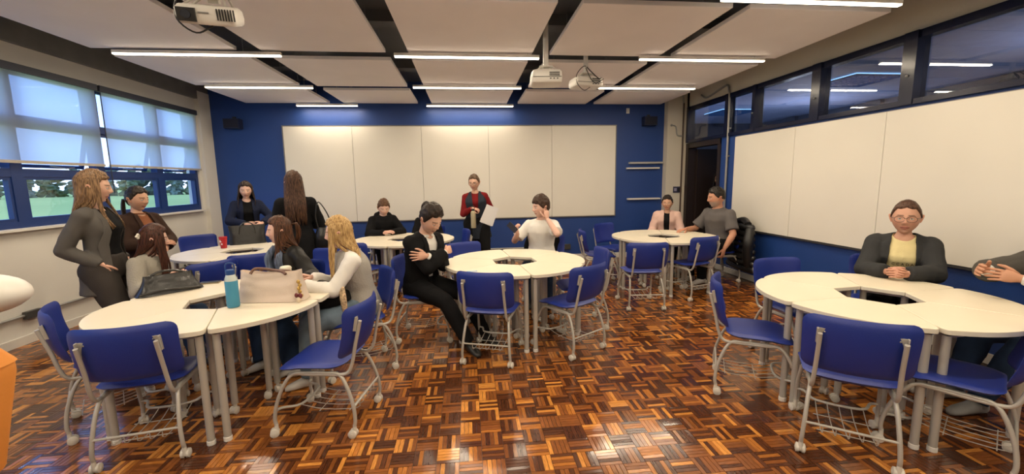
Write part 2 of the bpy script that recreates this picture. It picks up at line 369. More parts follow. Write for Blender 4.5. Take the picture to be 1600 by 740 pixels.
for y0, y1, lb in ((5.93, 7.78, 'half-lowered translucent roller blind nearest the blue wall'), (3.92, 5.85, 'half-lowered translucent roller blind second from the blue wall'), (1.92, 3.86, 'half-lowered translucent roller blind third from the blue wall'), (-0.1, 1.86, 'translucent roller blind furthest from the blue wall')):
    o = thing('roller_blind', lb, 'blind', (XL+0.045, (y0+y1)/2, 2.82), 0, 'roller blinds over the window band')
    m = MB(); m.box((0, 0, 0.0), (0.06, y1-y0+0.04, 0.075)); m.obj('head_rail', RAIL, o)
    m = MB(); m.add([(0.005,-(y1-y0)/2,-0.03),(0.005,(y1-y0)/2,-0.03),(0.005,(y1-y0)/2,-0.94),(0.005,-(y1-y0)/2,-0.94)], [(0,1,2,3)]); m.obj('fabric', BLIND, o, None)
    m = MB(); m.box((0.005, 0, -0.95), (0.02, y1-y0, 0.03)); m.obj('bottom_rail', BRAIL, o)
    m = MB(); m.tube([(0.03, -(y1-y0)/2-0.03, 0), (0.035, -(y1-y0)/2-0.035, -0.9), (0.03, -(y1-y0)/2-0.02, -1.3)], 0.006, 6, 4); m.obj('pull_cord', RAIL, o)

# ------------------------------------------------------------------ outside: lawn and trees
LAWN = mat('lawn_grass', (0.62, 0.56, 0.17), 0.95, var=0.10, vscale=0.03, spec=0.0)
b = MB(); b.add([(-5.0,-60,-0.15),(-5.0,260,-0.15),(-300,260,-0.15),(-300,-60,-0.15)], [(0,3,2,1)]); lw_ = b.obj('lawn', LAWN, None, None, 'structure')
leafm = [mat('foliage_%s' % n, c_, 0.9, var=0.35, vscale=1.2, bump=0.4, bscale=2) for n, c_ in (('deep', (0.13,0.14,0.07)), ('olive', (0.20,0.21,0.09)), ('blue', (0.21,0.23,0.15)))]  # distance haze mixed into the foliage colours
BARK = mat('bark', (0.16, 0.13, 0.10), 0.9)
kinds = ['dense dark green tree on the far edge of the lawn', 'olive green tree on the far edge of the lawn', 'hazy bluish green tree on the far edge of the lawn']
ords = 'first second third fourth fifth sixth seventh eighth ninth tenth eleventh twelfth thirteenth fourteenth fifteenth sixteenth seventeenth eighteenth'.split()
def tree(x, y, h, k, i):
    o = thing('tree', '%s hazy tree beyond the lawn, %s from the blue wall end' % (['dark green','olive green','bluish green'][k], ords[i]), 'tree', (x, y, -0.15), i*1.3, 'trees beyond the lawn')
    m = MB(); m.tube([(0,0,0),(0.1,0,h*0.3),(0.05,0.1,h*0.6)], [0.22,0.1], 8); m.obj('trunk', BARK, o)
    m = MB(); rs = np.random.RandomState(i)
    for q in range(34):
        a = rs.rand()*6.28; r = (0.3+0.7*rs.rand())*h*0.24
        n0 = len(m.v); m.sphere((math.cos(a)*r, math.sin(a)*r, h*(0.06+0.80*(q/33.0))), h*(0.07+0.06*rs.rand())*(1.15-0.5*q/33), 16, 11)
        for v_ in range(n0, len(m.v)):
            p = V3(m.v[v_]); d = noise.noise(p*0.9+V3((i,0,0)))*0.9+noise.noise(p*2.3)*0.9+noise.noise(p*5.1)*0.4; c0 = V3((0,0,p.z*0.6+h*0.2)); p += (p-c0).normalized()*d; m.v[v_] = tuple(p)
    m.obj('crown', leafm[k], o, 180)
for i in range(18):
    bz = rad(24+30*i/17); d_ = 112+random.uniform(-5,5); tree(-d_*math.sin(bz), d_*math.cos(bz), random.uniform(5.0, 6.8), i % 3, i)

# ------------------------------------------------------------------ whiteboards
SEAMM = mat('board_seam', (0.30, 0.28, 0.25), 0.6)
o = thing('whiteboard', 'long cream whiteboard of five panels on the blue back wall', 'whiteboard', (0, YB, 0))
xs = [-3.315, -2.10, -0.835, 0.43, 1.665, 2.955]
for q in range(5):
    m = MB(); m.box(((xs[q]+xs[q+1])/2, -0.02, 1.76), (xs[q+1]-xs[q]-0.006, 0.024, 1.76)); m.obj('panel', BOARD, o, None)
m = MB(); m.box(((xs[0]+xs[5])/2, -0.006, 1.76), (xs[5]-xs[0], 0.012, 1.77)); m.obj('backing', SEAMM, o, None)
m = MB()
for z in (0.868, 2.652): m.box(((xs[0]+xs[5])/2, -0.018, z), (xs[5]-xs[0]+0.03, 0.036, 0.014))
for x in (xs[0]-0.008, xs[5]+0.008): m.box((x, -0.018, 1.76), (0.014, 0.036, 1.78))
m.obj('edge_trim', mat('board_edge', (0.25,0.24,0.23), 0.45, metal=0.5), o, None)
o = thing('whiteboard', 'cream whiteboard running along the door wall behind the woman in glasses', 'whiteboard', (XR, 0, 0))
ys = [6.44, 5.19, 3.98, 2.76, 1.54, 0.32, -0.9]
for q in range(6):
    m = MB(); m.box((-0.02, (ys[q]+ys[q+1])/2, 1.515), (0.024, ys[q]-ys[q+1]-0.006, 1.45)); m.obj('panel', BOARD, o, None)
m = MB(); m.box((-0.006, (ys[0]+ys[-1])/2, 1.515), (0.012, ys[0]-ys[-1], 1.47)); m.obj('backing', SEAMM, o, None)
m = MB(); m.box((-0.022, (ys[0]+ys[-1])/2, 0.775), (0.04, ys[0]-ys[-1], 0.02)); m.obj('edge_trim', BLACKLINE, o, None)
# left wall board (cream panel under the windows)
# ------------------------------------------------------------------ transom windows to the corridor
TG = glass_mat('transom_glass', (0.82, 0.86, 0.95), 0.10)
posts = [7.93, 6.70, 6.03, 4.90, 3.80, 2.65, 1.5, 0.3, -0.9]
for q in range(len(posts)-1):
    a, b_ = posts[q+1], posts[q]; f = MB(); pw = 0.13 if q not in (0, 1) else 0.06; pa = 0.13 if q > 1 else 0.07
    f.box((XR+0.02, a, (TZ0+TZ1)/2), (0.14, pa, TZ1-TZ0))
    if q == 0: f.box((XR+0.02, b_, (TZ0+TZ1)/2), (0.14, 0.06, TZ1-TZ0))
    f.box((XR+0.02, (a+b_)/2, TZ1-0.035), (0.1, b_-a, 0.07)); f.box((XR+0.02, (a+b_)/2, TZ0+0.02), (0.12, b_-a, 0.05))
    wn = struct('window_%d' % (q+20), f, NAVY)
    p = MB(); p.box((XR+0.03, (a+b_)/2, (TZ0+TZ1)/2), (0.006, b_-a-0.06, TZ1-TZ0-0.08)); p.obj('pane', TG, wn, None)
    if q > 0:
        s = MB(); s.sphere((XR-0.055, a, 2.55), 0.014, 8, 6); s.obj('bolt', GREYMET, wn)
# door recess
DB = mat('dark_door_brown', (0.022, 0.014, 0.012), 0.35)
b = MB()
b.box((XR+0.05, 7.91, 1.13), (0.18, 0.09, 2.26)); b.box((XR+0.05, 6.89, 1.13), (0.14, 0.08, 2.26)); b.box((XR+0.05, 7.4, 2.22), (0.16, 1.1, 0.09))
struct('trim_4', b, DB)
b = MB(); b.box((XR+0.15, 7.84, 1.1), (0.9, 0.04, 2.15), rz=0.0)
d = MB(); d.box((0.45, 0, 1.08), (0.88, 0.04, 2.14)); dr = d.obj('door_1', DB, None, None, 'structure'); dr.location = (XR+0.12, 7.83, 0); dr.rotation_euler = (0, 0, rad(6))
m = MB(); m.tube([(0.80,-0.02,1.0),(0.80,-0.07,1.0),(0.70,-0.07,1.0)], 0.01, 8); m.obj('door_handle', GREYMET, dr)
# corridor
CG = mat('corridor_dark', (0.05, 0.05, 0.055), 0.7); CB = mat('corridor_ceiling', (0.30, 0.34, 0.48), 0.6, var=0.08)  # corridor ceiling tone takes in the bluish room ceiling mirrored in the glass
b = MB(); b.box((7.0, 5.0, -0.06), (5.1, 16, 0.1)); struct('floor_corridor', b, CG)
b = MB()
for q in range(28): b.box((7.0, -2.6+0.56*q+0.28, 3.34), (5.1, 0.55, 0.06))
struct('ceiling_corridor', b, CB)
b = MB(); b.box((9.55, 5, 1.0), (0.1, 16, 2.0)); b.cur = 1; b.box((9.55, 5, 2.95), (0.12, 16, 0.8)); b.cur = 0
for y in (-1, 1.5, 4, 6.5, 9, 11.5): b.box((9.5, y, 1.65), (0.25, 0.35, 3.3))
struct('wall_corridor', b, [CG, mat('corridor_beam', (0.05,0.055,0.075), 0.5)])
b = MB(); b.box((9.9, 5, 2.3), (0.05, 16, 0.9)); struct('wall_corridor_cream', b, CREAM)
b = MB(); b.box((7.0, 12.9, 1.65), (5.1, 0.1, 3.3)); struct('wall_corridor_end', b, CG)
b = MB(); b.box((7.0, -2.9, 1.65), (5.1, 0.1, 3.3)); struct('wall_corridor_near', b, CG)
o = thing('roller_shutter', 'grey slatted metal shutter seen through the dark doorway', 'shutter', (5.6, 9.4, 0))
SH = mat('shutter_metal', (0.16, 0.17, 0.19), 0.45, metal=0.5)
for q in range(44): m = MB(); m.box((0, 0, 0.05+q*0.055), (1.7, 0.02, 0.048), M=Matrix.Rotation(rad(8), 3, 'X')); m.obj('slat', SH, o, None)
m = MB(); m.box((-0.9, 0, 1.2), (0.08, 0.08, 2.4)); m.box((0.9, 0, 1.2), (0.08, 0.08, 2.4)); m.box((0, 0, 2.47), (1.88, 0.12, 0.12)); m.obj('guide_rail', CG, o, None)
LOUV = emit_mat('louvre_glow', (0.35, 0.68, 1.0), 2.2)
for (x, y, lb) in ((7.0, 7.05, 'bluish louvred ceiling light seen through the corridor windows'), (6.9, 10.6, 'bluish louvred glow standing for a reflection, above the corridor by the shutter')):  # the panel by the shutter is added for a blue reflection in the glass
    o = thing('louvre_light', lb, 'ceiling light', (x, y, 3.29)); m = MB(); m.box((0,0,0.0), (0.9, 0.84, 0.02)); m.obj('diffuser', LOUV, o, None)
    m = MB()
    for q in range(9): m.box((-0.45+q*0.1125, 0, -0.02), (0.012, 0.86, 0.03))
    for q in range(9): m.box((0, -0.42+q*0.105, -0.02), (0.92, 0.012, 0.03))
    m.obj('louvre', mat('louvre_metal', (0.05,0.1,0.2), 0.3, metal=0.6), o, None)
for x, y, w3 in ((6.4,0.5,'nearest us'),(6.4,4.2,'midway'),(6.4,9.0,'furthest from us')):  # unseen fill lights added to brighten the corridor ceiling behind the glass
    ld = bpy.data.lights.new('corridor_fill', 'AREA'); ld.shape = 'RECTANGLE'; ld.size = 1.2; ld.size_y = 0.15; ld.energy = 30; ld.color = (0.85,0.9,1.0)
    lo = bpy.data.objects.new('corridor_fill', ld); COL.objects.link(lo); lo.location = (x+1.4, y, 2.2); lo.rotation_euler = (rad(180), 0, 0)
    o = thing('fill_uplighter', 'added unseen fill light brightening the corridor ceiling, '+w3, 'lamp', (x+1.4, y, 2.16)); m = MB(); m.box((0,0,0), (1.25,0.2,0.05)); m.obj('trough', CG, o, None)
# ------------------------------------------------------------------ small wall things
o = thing('electrical_conduit', 'grey steel conduit running down beside the doorway from the ceiling', 'conduit', (0,0,0))
m = MB(); m.tube([(XR-0.03,7.5,3.1),(XR-0.03,7.3,3.02),(XR-0.03,6.85,3.1),(XR-0.03,6.72,3.1),(XR-0.03,6.68,3.02),(XR-0.03,6.64,2.6),(XR-0.03,6.64,0.1)], 0.017, 8, 4); m.obj('pipe', GREYMET, o)
for z in (2.4, 1.95): m = MB(); m.box((XR-0.015, 6.64, z), (0.03, 0.07, 0.025)); m.obj('clamp', GREYMET, o)
o = thing('pipe', 'dark brown vertical pipe on the cream column near the doorway', 'pipe', (4.27, 8.02, 0))
m = MB(); m.cyl((0,0,0.05), (0,0,3.05), 0.016); m.obj('riser', mat('brown_pipe', (0.06,0.03,0.02), 0.4), o)
m = MB(); m.tube([(0,0,3.05),(-0.03,0,3.2),(-0.1,0,3.3)], 0.016, 8, 3); m.obj('elbow', GREYMET, o)
m = MB(); m.tube([(0,0,2.42),(-0.12,0,2.44),(-0.15,0,2.6),(-0.24,0,2.63)], 0.014, 8, 3); m.sphere((-0.24,0,2.63), 0.025, 8, 6); m.obj('valve', GREYMET, o)
o = thing('switch_plate', 'small dark double switch plate on the cream column', 'switch', (4.19, 8.03, 1.37))
m = MB(); m.box((0,0,0), (0.15, 0.014, 0.12)); m.obj('plate', mat('switch_dark', (0.03,0.03,0.07), 0.4), o)
m = MB(); m.box((-0.035,-0.01,0), (0.05, 0.01, 0.06)); m.obj('button', mat('switch_grey', (0.35,0.33,0.45), 0.4), o)
m = MB(); m.box((0.035,-0.01,0), (0.04, 0.01, 0.07)); m.obj('button', BLACKPL, o)
for x0, x1, z, t_, lb in ((3.24, 3.93, 1.905, 0.035, 'topmost narrow marker tray on the blue wall beside the door'), (3.19, 3.86, 1.80, 0.028, 'white narrow marker tray second from the top on the blue wall'), (3.22, 3.90, 1.185, 0.028, 'lowest white narrow marker tray on the blue wall')):
    o = thing('marker_tray', lb, 'marker tray', ((x0+x1)/2, YB, z), 0, 'marker trays on the blue wall')
    m = MB(); W_ = x1-x0; m.box((0,-0.035,0), (W_, 0.07, 0.008)); m.box((0,-0.068,0.008), (W_, 0.006, t_)); m.box((0,-0.004,0.01), (W_, 0.008, t_)); m.obj('tray', WHITEPL if z < 1.85 else mat('tray_grey', (0.4,0.4,0.4), 0.4), o)
    for s_ in (-1, 1): m = MB(); m.box((s_*W_/2,-0.036,0.008), (0.008, 0.07, t_)); m.obj('end_cap', WHITEPL, o)
for x, z, lb in ((-4.13, 2.68, 'small dark loudspeaker on the blue wall near the windows'), (3.62, 2.72, 'small dark loudspeaker on the blue wall near the door')):
    o = thing('wall_speaker', lb, 'loudspeaker', (x, YB-0.08, z)); m = MB(); m.box((0,0,0), (0.26, 0.15, 0.17)); m.obj('cabinet', mat('speaker_navy', (0.008,0.014,0.05), 0.5), o)
    m = MB(); m.box((0,-0.08,0), (0.23, 0.012, 0.14)); m.obj('grille', mat('speaker_grille', (0.012,0.014,0.03), 0.8, bump=0.5, bscale=300), o); m = MB(); m.box((0,0.06,0.1), (0.05,0.04,0.06)); m.obj('bracket', BLACKPL, o)
o = thing('motion_sensor', 'tiny white sensor on the blue wall above the trays', 'sensor', (3.2, YB-0.02, 2.93)); m = MB(); m.sphere((0,0,0), (0.025,0.02,0.045), 10, 8); m.obj('cover', WHITEPL, o); m = MB(); m.box((0,0.012,0), (0.06,0.016,0.1)); m.obj('base', WHITEPL, o)
o = thing('electrical_conduit', 'grey floor-level conduit with socket boxes along the white window wall', 'conduit', (XL+0.03, 0, 0.30))
m = MB(); m.cyl((0, -2, 0), (0, 8.0, 0), 0.014); m.obj('pipe', GREYMET, o)
for y in (4.72, 2.0, 7.2): m = MB(); m.box((0.01, y, 0.0), (0.05, 0.16, 0.075)); m.obj('socket_box', mat('dark_socket', (0.05,0.05,0.05), 0.4), o)
o = thing('electrical_conduit', 'pale floor-level conduit with socket box along the blue wall', 'conduit', (0, YB-0.03, 0.26))
m = MB(); m.cyl((-4.4,0,0), (1.95,0,0), 0.015); m.obj('pipe', mat('pale_conduit', (0.4,0.4,0.38), 0.4, metal=0.3), o)
m = MB(); m.box((1.98,0,0), (0.12,0.06,0.1)); m.obj('socket_box', mat('dark_socket', (0.05,0.05,0.05), 0.4), o)

# ------------------------------------------------------------------ projectors
def projector(loc, rz, label, W_=0.34, D_=0.27, Hh=0.10, lens_front=True, pole_dx=0.0, tiltx=0.0, cable=True):
    o = thing('projector', label, 'projector', loc, rz)
    def body():
        m = MB(); n = 28; rings = []
        for z, s in ((-Hh/2, 0.90), (-Hh/2+0.012, 0.98), (-0.01, 1.0), (Hh/2-0.02, 0.97), (Hh/2-0.004, 0.88), (Hh/2, 0.82)): rings.append((z, s))
        vs = []; fs = []
        for z, s in rings:
            for i_ in range(n):
                a = 2*PI*i_/n; ca, sa = math.cos(a), math.sin(a); e = 0.28
                vs.append((W_/2*s*math.copysign(abs(ca)**e, ca), D_/2*s*math.copysign(abs(sa)**e, sa), z))
        for k in range(len(rings)-1):
            for i_ in range(n): fs.append((k*n+i_, k*n+(i_+1)%n, (k+1)*n+(i_+1)%n, (k+1)*n+i_))
        fs.append(tuple(range(n-1,-1,-1))); fs.append(tuple((len(rings)-1)*n+i_ for i_ in range(n))); m.add(vs, fs); return m
    body().obj('case', WHITEPL, o, 50)
    f = -D_/2
    if lens_front:
        m = MB(); m.box((-W_*0.27, f-0.003, -0.002), (0.085, 0.02, 0.066)); m.obj('lens_window', BLACKPL, o, None)
        m = MB(); m.cyl((-W_*0.27, f-0.012, 0), (-W_*0.27, f-0.02, 0), 0.024, 0.022, 16); m.obj('lens', mat('lens_glass', (0.02,0.025,0.04), 0.08), o)
        m = MB(); m.box((0.0, f-0.001, 0.012), (0.05, 0.006, 0.007)); m.obj('badge', mat('badge_grey', (0.25,0.25,0.25), 0.5), o)
        for q in range(7): m = MB(); m.box((W_*0.22+q*0.013, f-0.001, 0.008), (0.006, 0.008, 0.056)); m.obj('vent_slot', BLACKPL, o, None)
    else:
        for q in range(8):
            for e in (0, 1): m = MB(); m.box((W_*0.08+q*0.013, f-0.001, 0.004+e*0.022), (0.009, 0.008, 0.016)); m.obj('vent_slot', mat('vent_grey', (0.15,0.15,0.14), 0.6), o, None)
        m = MB(); m.box((0, f-0.002, -0.012), (W_*0.9, 0.006, 0.005)); m.obj('seam', mat('vent_grey', (0.15,0.15,0.14), 0.6), o, None)
        for q in range(3): m = MB(); m.box((W_*0.1+q*0.035, f-0.002, -0.03), (0.014, 0.006, 0.009)); m.obj('port', BLACKPL, o, None)
    zt = ZC-loc[2]
    m = MB(); m.cyl((pole_dx,0,Hh/2+0.05), (pole_dx,0,zt), 0.028, n=14); m.obj('ceiling_pole', WHITEPL, o)
    m = MB(); m.box((pole_dx,0,Hh/2+0.045), (0.14,0.12,0.012)); m.box((pole_dx,0,Hh/2+0.03), (0.05,0.05,0.04))
    for ax in (-1,1):
        for ay in (-1,1): m.cyl((pole_dx+ax*0.06,ay*0.05,Hh/2+0.04), (ax*W_*0.34,ay*D_*0.3,Hh/2-0.004), 0.006, n=8)
    m.obj('mount_plate', mat('mount_grey', (0.5,0.48,0.44), 0.4, metal=0.3), o)
    if cable:
        m = MB(); m.tube([(pole_dx+0.03,0,Hh/2+0.14),(pole_dx-0.06,-0.05,Hh/2+0.12),(-W_*0.42,-D_*0.3,Hh/2+0.02),(-W_*0.45,-D_*0.45,-Hh*0.3),(-W_*0.2,-D_*0.42,-Hh*0.95),(0.02,-D_*0.3,-Hh*0.55)], 0.0045, 6, 5); m.obj('cable', BLACKPL, o)
    return o
pj = projector((-1.40, 2.64, 2.545), rad(12), 'white projector with square lens window hanging nearest the camera', W_=0.29, D_=0.25, Hh=0.095, pole_dx=0.03)
for ch in pj.children:
    if not ch.name.startswith('ceiling_pole'): ch.rotation_euler = (rad(20), 0, 0)
projector((0.845, 4.45, 2.645), rad(-4), 'boxy white projector on a long pole above the round centre table', lens_front=False, W_=0.32, D_=0.3, Hh=0.13, cable=False)
m_ = projector((1.45, 5.08, 2.745), rad(10), 'white projector with trailing black cables on a short pole', lens_front=False, W_=0.36, D_=0.26, Hh=0.11)
m = MB(); m.tube([(0,0,0.2),(0.02,-0.12,0.1),(0.1,-0.14,0.03),(0.14,-0.13,0.04)], 0.006, 6, 5); m.tube([(-0.01,0,0.2),(0.0,-0.14,0.02),(0.06,-0.16,-0.03),(0.17,-0.13,0.03)], 0.005, 6, 5); m.obj('cable', BLACKPL, m_)

# ------------------------------------------------------------------ tables
def seg_outline():
    R, r_in, gp = 0.80, 0.235, 0.004
    a = rad(30)
    pts = []
    # outer edge: arc bulging a little more than the ring, with rounded notch corners
    def ray(rr, s): return V3((rr*math.cos(s*a)+gp*math.sin(a)*0, s*(rr*math.sin(a)) - s*gp*math.cos(a), 0)) - V3((0,0,0))
    c1 = ray(0.745, -1); c2 = ray(0.745, 1)
    inner = [ray(r_in/math.cos(a), -1), ray(0.735, -1)]
    # corner fillet then arc of larger bulge
    arc = []
    for q in range(15):
        t = -1+2*q/14; ang = t*rad(26.9); rr = 0.808 - 0.014*t*t; arc.append(V3((rr*math.cos(ang), rr*math.sin(ang), 0)))
    def fil(p0, pc, p1): return [p0*(1-t)**2 + pc*2*t*(1-t) + p1*t*t for t in (0, 0.25, 0.5, 0.75)]
    k1 = V3((0.796*math.cos(-rad(29.4)), 0.796*math.sin(-rad(29.4)), 0)); k2 = V3((k1.x, -k1.y, 0))
    out = [inner[0]] + fil(inner[1], k1, arc[0]) + arc + [q_ for q_ in reversed(fil(V3((inner[1].x, -inner[1].y, 0)), k2, arc[-1]))] + [V3((inner[0].x, -inner[0].y, 0))]
    return [(p.x*0.935, p.y*0.935) for p in out]
OUTL = seg_outline()
def make_table(label):
    o = thing('student_table', label, 'table', (0,0,0))
    m = MB(); m.prism(OUTL, 0.722, 0.75, 0.003); me = m.obj('tabletop', [TTOP], o, 30)
    n = len(OUTL); m = MB(); e = [(0.55+(x-0.55)*1.0015, y*1.0015) for x, y in OUTL]
    m.add([(x, y, 0.7235) for x, y in e]+[(x, y, 0.7465) for x, y in e], [(i_, (i_+1)%n, n+(i_+1)%n, n+i_) for i_ in range(n)]); m.obj('edge_band', TEDGE, o, 40)
    m = MB(); L4 = [(0.618, 0.307), (0.618, -0.307), (0.31, 0.12), (0.31, -0.12)]
    for a_, b_ in ((0,1),(1,3),(3,2),(2,0)):
        p, q = V3((*L4[a_], 0.705)), V3((*L4[b_], 0.705)); d = q-p; m.box((p+q)/2, (d.length, 0.02, 0.03), rz=math.atan2(d.y, d.x))
    m.obj('frame', CHFRAME, o, None)
    for k, (x, y) in enumerate(L4):
        if k < 2:
            m = MB(); m.cyl((x,y,0.025), (x,y,0.705), 0.0215, n=16); lg = m.obj('leg', CHFRAME, o)
            m = MB(); m.tube([(x,y,0.0),(x,y,0.004),(x,y,0.03),(x,y,0.032)], [0.020,0.0245,0.0245,0.022], 16); m.obj('foot_cap', mat('foot_cap_white', (0.72,0.70,0.66), 0.5), lg)
        else:
            m = MB(); m.cyl((x,y,0.07), (x,y,0.705), 0.0215, n=16); lg = m.obj('leg', CHFRAME, o)
            caster_mb(x, y, 0.0, 0.6+k).obj('caster', CASTER, lg)
    return o
def caster_mb(x, y, z0, ang, r=0.027, top=0.075):
    m = MB(); d = V3((math.cos(ang), math.sin(ang), 0)); c = V3((x, y, z0+r)) - V3((d.y, -d.x, 0))*0.012
    for s_ in (-1, 1):
        a = c + d*s_*0.007; b_ = c + d*s_*0.026
        m.tube([a, a+d*s_*0.001, c+d*s_*0.021, b_], [r*0.9, r, r, r*0.62], 16)
        m.cyl(b_, b_+d*s_*0.002, r*0.3, n=10)
    m.cyl(c-d*0.008, c+d*0.008, r*0.8, n=14); m.cyl((x,y,z0+r), (x,y,z0+top), 0.013, 0.011, n=10)
    return m
T0 = make_table('')
rings = [('centre ring', 0.48, 4.38, -84, 'in the ring at the room\'s middle'), ('door ring', 2.90, 2.61, 5, 'in the ring of the woman in glasses'), ('window ring', -1.85, 3.24, -68, 'in the ring under the cream tote bag'),
         ('back door ring', 2.90, 5.90, 10, 'in the back ring beside the doorway'), ('back window ring', -2.95, 5.72, -90, 'in the back ring under the red cup'), ('back middle ring', -0.98, 6.42, 20, 'in the hooded man\'s ring')]
def side_name(a):
    a = a % 360
    for lo, hi, s in ((0,30,'on its door side'), (30,75,'towards door and back wall'), (75,105,'facing the blue back wall'), (105,150,'towards windows and back wall'), (150,210,'on its window side'), (210,255,'nearest us, window side'), (255,285,'nearest us'), (285,330,'nearest us, door side'), (330,360,'on its door side towards us')):
        if lo <= a < hi: return s
first = True
for nm_, x, y, ph, ds in rings:
    used_s = set()
    for k in range(6):
        ang = ph+30+60*k; s = side_name(ang)
        if s in used_s: s = s + ', near end' if math.sin(rad(ang)) < 0 else s + ', far end'
        used_s.add(s); lb = 'wedge table %s, %s' % (ds, s)
        g = 'wedge tables of the %s' % nm_
        if first: T0.location = (x, y, 0); T0.rotation_euler = (0,0,rad(ang)); T0['label'] = lb; T0['group'] = g; first = False
        else: copy_tree(T0, (x, y, 0), rad(ang), lb, g)

# ------------------------------------------------------------------ chairs
def rrect(u, v, W_, H_, rc):
    mm = max(abs(u), abs(v))
    if mm < 1e-9: return 0.0, 0.0
    px, py = u/mm*W_/2, v/mm*H_/2; cx = max(-W_/2+rc, min(W_/2-rc, px)); cy = max(-H_/2+rc, min(H_/2-rc, py))
    dx, dy = px-cx, py-cy
    if abs(dx) > 1e-9 and abs(dy) > 1e-9: l = math.hypot(dx, dy); px, py = cx+dx/l*rc, cy+dy/l*rc
    return px*mm, py*mm
def pad(W_, H_, rc, th, fn, nx=16, ny=14, taper=0.0):
    m = MB(); vs = []; idx = {}
    for side in (0, 1):
        for j in range(ny+1):
            for i_ in range(nx+1):
                u, v = math.sin((-1+2*i_/nx)*PI/2)*0.35+(-1+2*i_/nx)*0.65, math.sin((-1+2*j/ny)*PI/2)*0.35+(-1+2*j/ny)*0.65
                x, y = rrect(u, v, W_, H_, rc); mm = max(abs(u), abs(v)); x *= 1+taper*(v)
                t = th/2*(max(0.0, 1-mm**7))**0.5 if mm < 1 else 0
                idx[(side, i_, j)] = len(vs); vs.append(fn(x, y, t if side else -t))
    fs = []
    for side in (0, 1):
        for j in range(ny):
            for i_ in range(nx):
                q = [idx[(side,i_,j)], idx[(side,i_+1,j)], idx[(side,i_+1,j+1)], idx[(side,i_,j+1)]]; fs.append(tuple(q if side else reversed(q)))
    m.add(vs, fs); return m
def make_chair(label):
    o = thing('chair', label, 'chair', (0,0,0))
    def sf(x, y, t): return (x, 0.01+y, 0.452+t - 0.020*max(0, (y-0.10)/0.12)**2 + 0.010*(x/0.2)**2*(1 if y < 0.1 else 0.5) + 0.012*max(0,(-y-0.12)/0.1)**2)
    pad(0.455, 0.43, 0.09, 0.042, sf, taper=0.03).obj('seat', CHBLUE, o, 60)
    def bf(x, y, t):
        z = 0.682+y; yb = -0.235-(z-0.46)*0.20 + 0.05*(1-(x/0.22)**2)*-1 + 0.03 - 0.02*((y)/0.16)**2*-1
        return (x, yb+t, z)
    pad(0.50, 0.33, 0.055, 0.034, bf, taper=0.02).obj('backrest', CHBLUE, o, 60)
    r = 0.0115
    for s_ in (-1, 1):
        m = MB(); X = s_*0.185
        # upright + side rail + front leg
        m.tube([(s_*0.176,-0.325,0.755),(s_*0.178,-0.285,0.60),(s_*0.182,-0.262,0.49),(X,-0.235,0.425),(X,-0.18,0.405),(X,0.0,0.405),(X,0.12,0.41)], r, 10, 5)
        m.obj('upright', CHFRAME, o)
        m = MB(); m.tube([(s_*0.215,-0.262,0.075),(s_*0.213,-0.268,0.12),(s_*0.205,-0.255,0.22),(s_*0.195,-0.215,0.34),(X,-0.17,0.405),(X,-0.10,0.415),(X,0.06,0.415),(s_*0.19,0.13,0.405),(s_*0.20,0.185,0.34),(s_*0.212,0.235,0.22),(s_*0.215,0.255,0.12),(s_*0.215,0.25,0.075)], r, 10, 4)
        m.obj('leg_frame', CHFRAME, o)
        m = MB(); m.box((s_*0.165,-0.292,0.735), (0.052,0.005,0.09), M=Matrix.Rotation(rad(12), 3, 'X')); m.box((s_*0.185,-0.298,0.735), (0.006,0.02,0.09), M=Matrix.Rotation(rad(12), 3, 'X')); bk = m.obj('back_bracket', CHFRAME, o, None)
        m = MB()
        for z in (0.71, 0.76): m.sphere((s_*0.155,-0.295-(z-0.735)*0.2,z), 0.006, 8, 5)
        m.obj('bolt', mat('bolt_grey', (0.3,0.3,0.3), 0.3, metal=0.7), bk)
        for yy in (-0.262, 0.25): caster_mb(s_*0.215, yy, 0.0, 0.0 if yy < 0 else 0.5, top=0.085).obj('caster', CASTER, o)
    m = MB(); m.cyl((-0.207,-0.262,0.20), (0.207,-0.262,0.20), 0.0075, n=8); m.obj('rear_crossbar', CHFRAME, o)
    m = MB(); m.tube([(-0.214,0.245,0.17),(-0.17,0.23,0.168),(-0.11,0.13,0.165),(0.11,0.13,0.165),(0.17,0.23,0.168),(0.214,0.245,0.17)], 0.0085, 8, 4); m.obj('front_bow', CHFRAME, o)
    for q in range(5):
        x = -0.12+q*0.06; m = MB(); m.tube([(x,-0.262,0.20),(x,-0.24,0.145),(x,-0.02,0.135),(x,0.13,0.163)], 0.0028, 6, 3); m.obj('basket_wire', CHFRAME, o)
    for y_, z_ in ((-0.2,0.143),(0.0,0.136)): m = MB(); m.cyl((-0.14,y_,z_-0.004), (0.14,y_,z_-0.004), 0.0026, n=6); m.obj('basket_wire', CHFRAME, o)
    return o
CH0 = make_chair('')
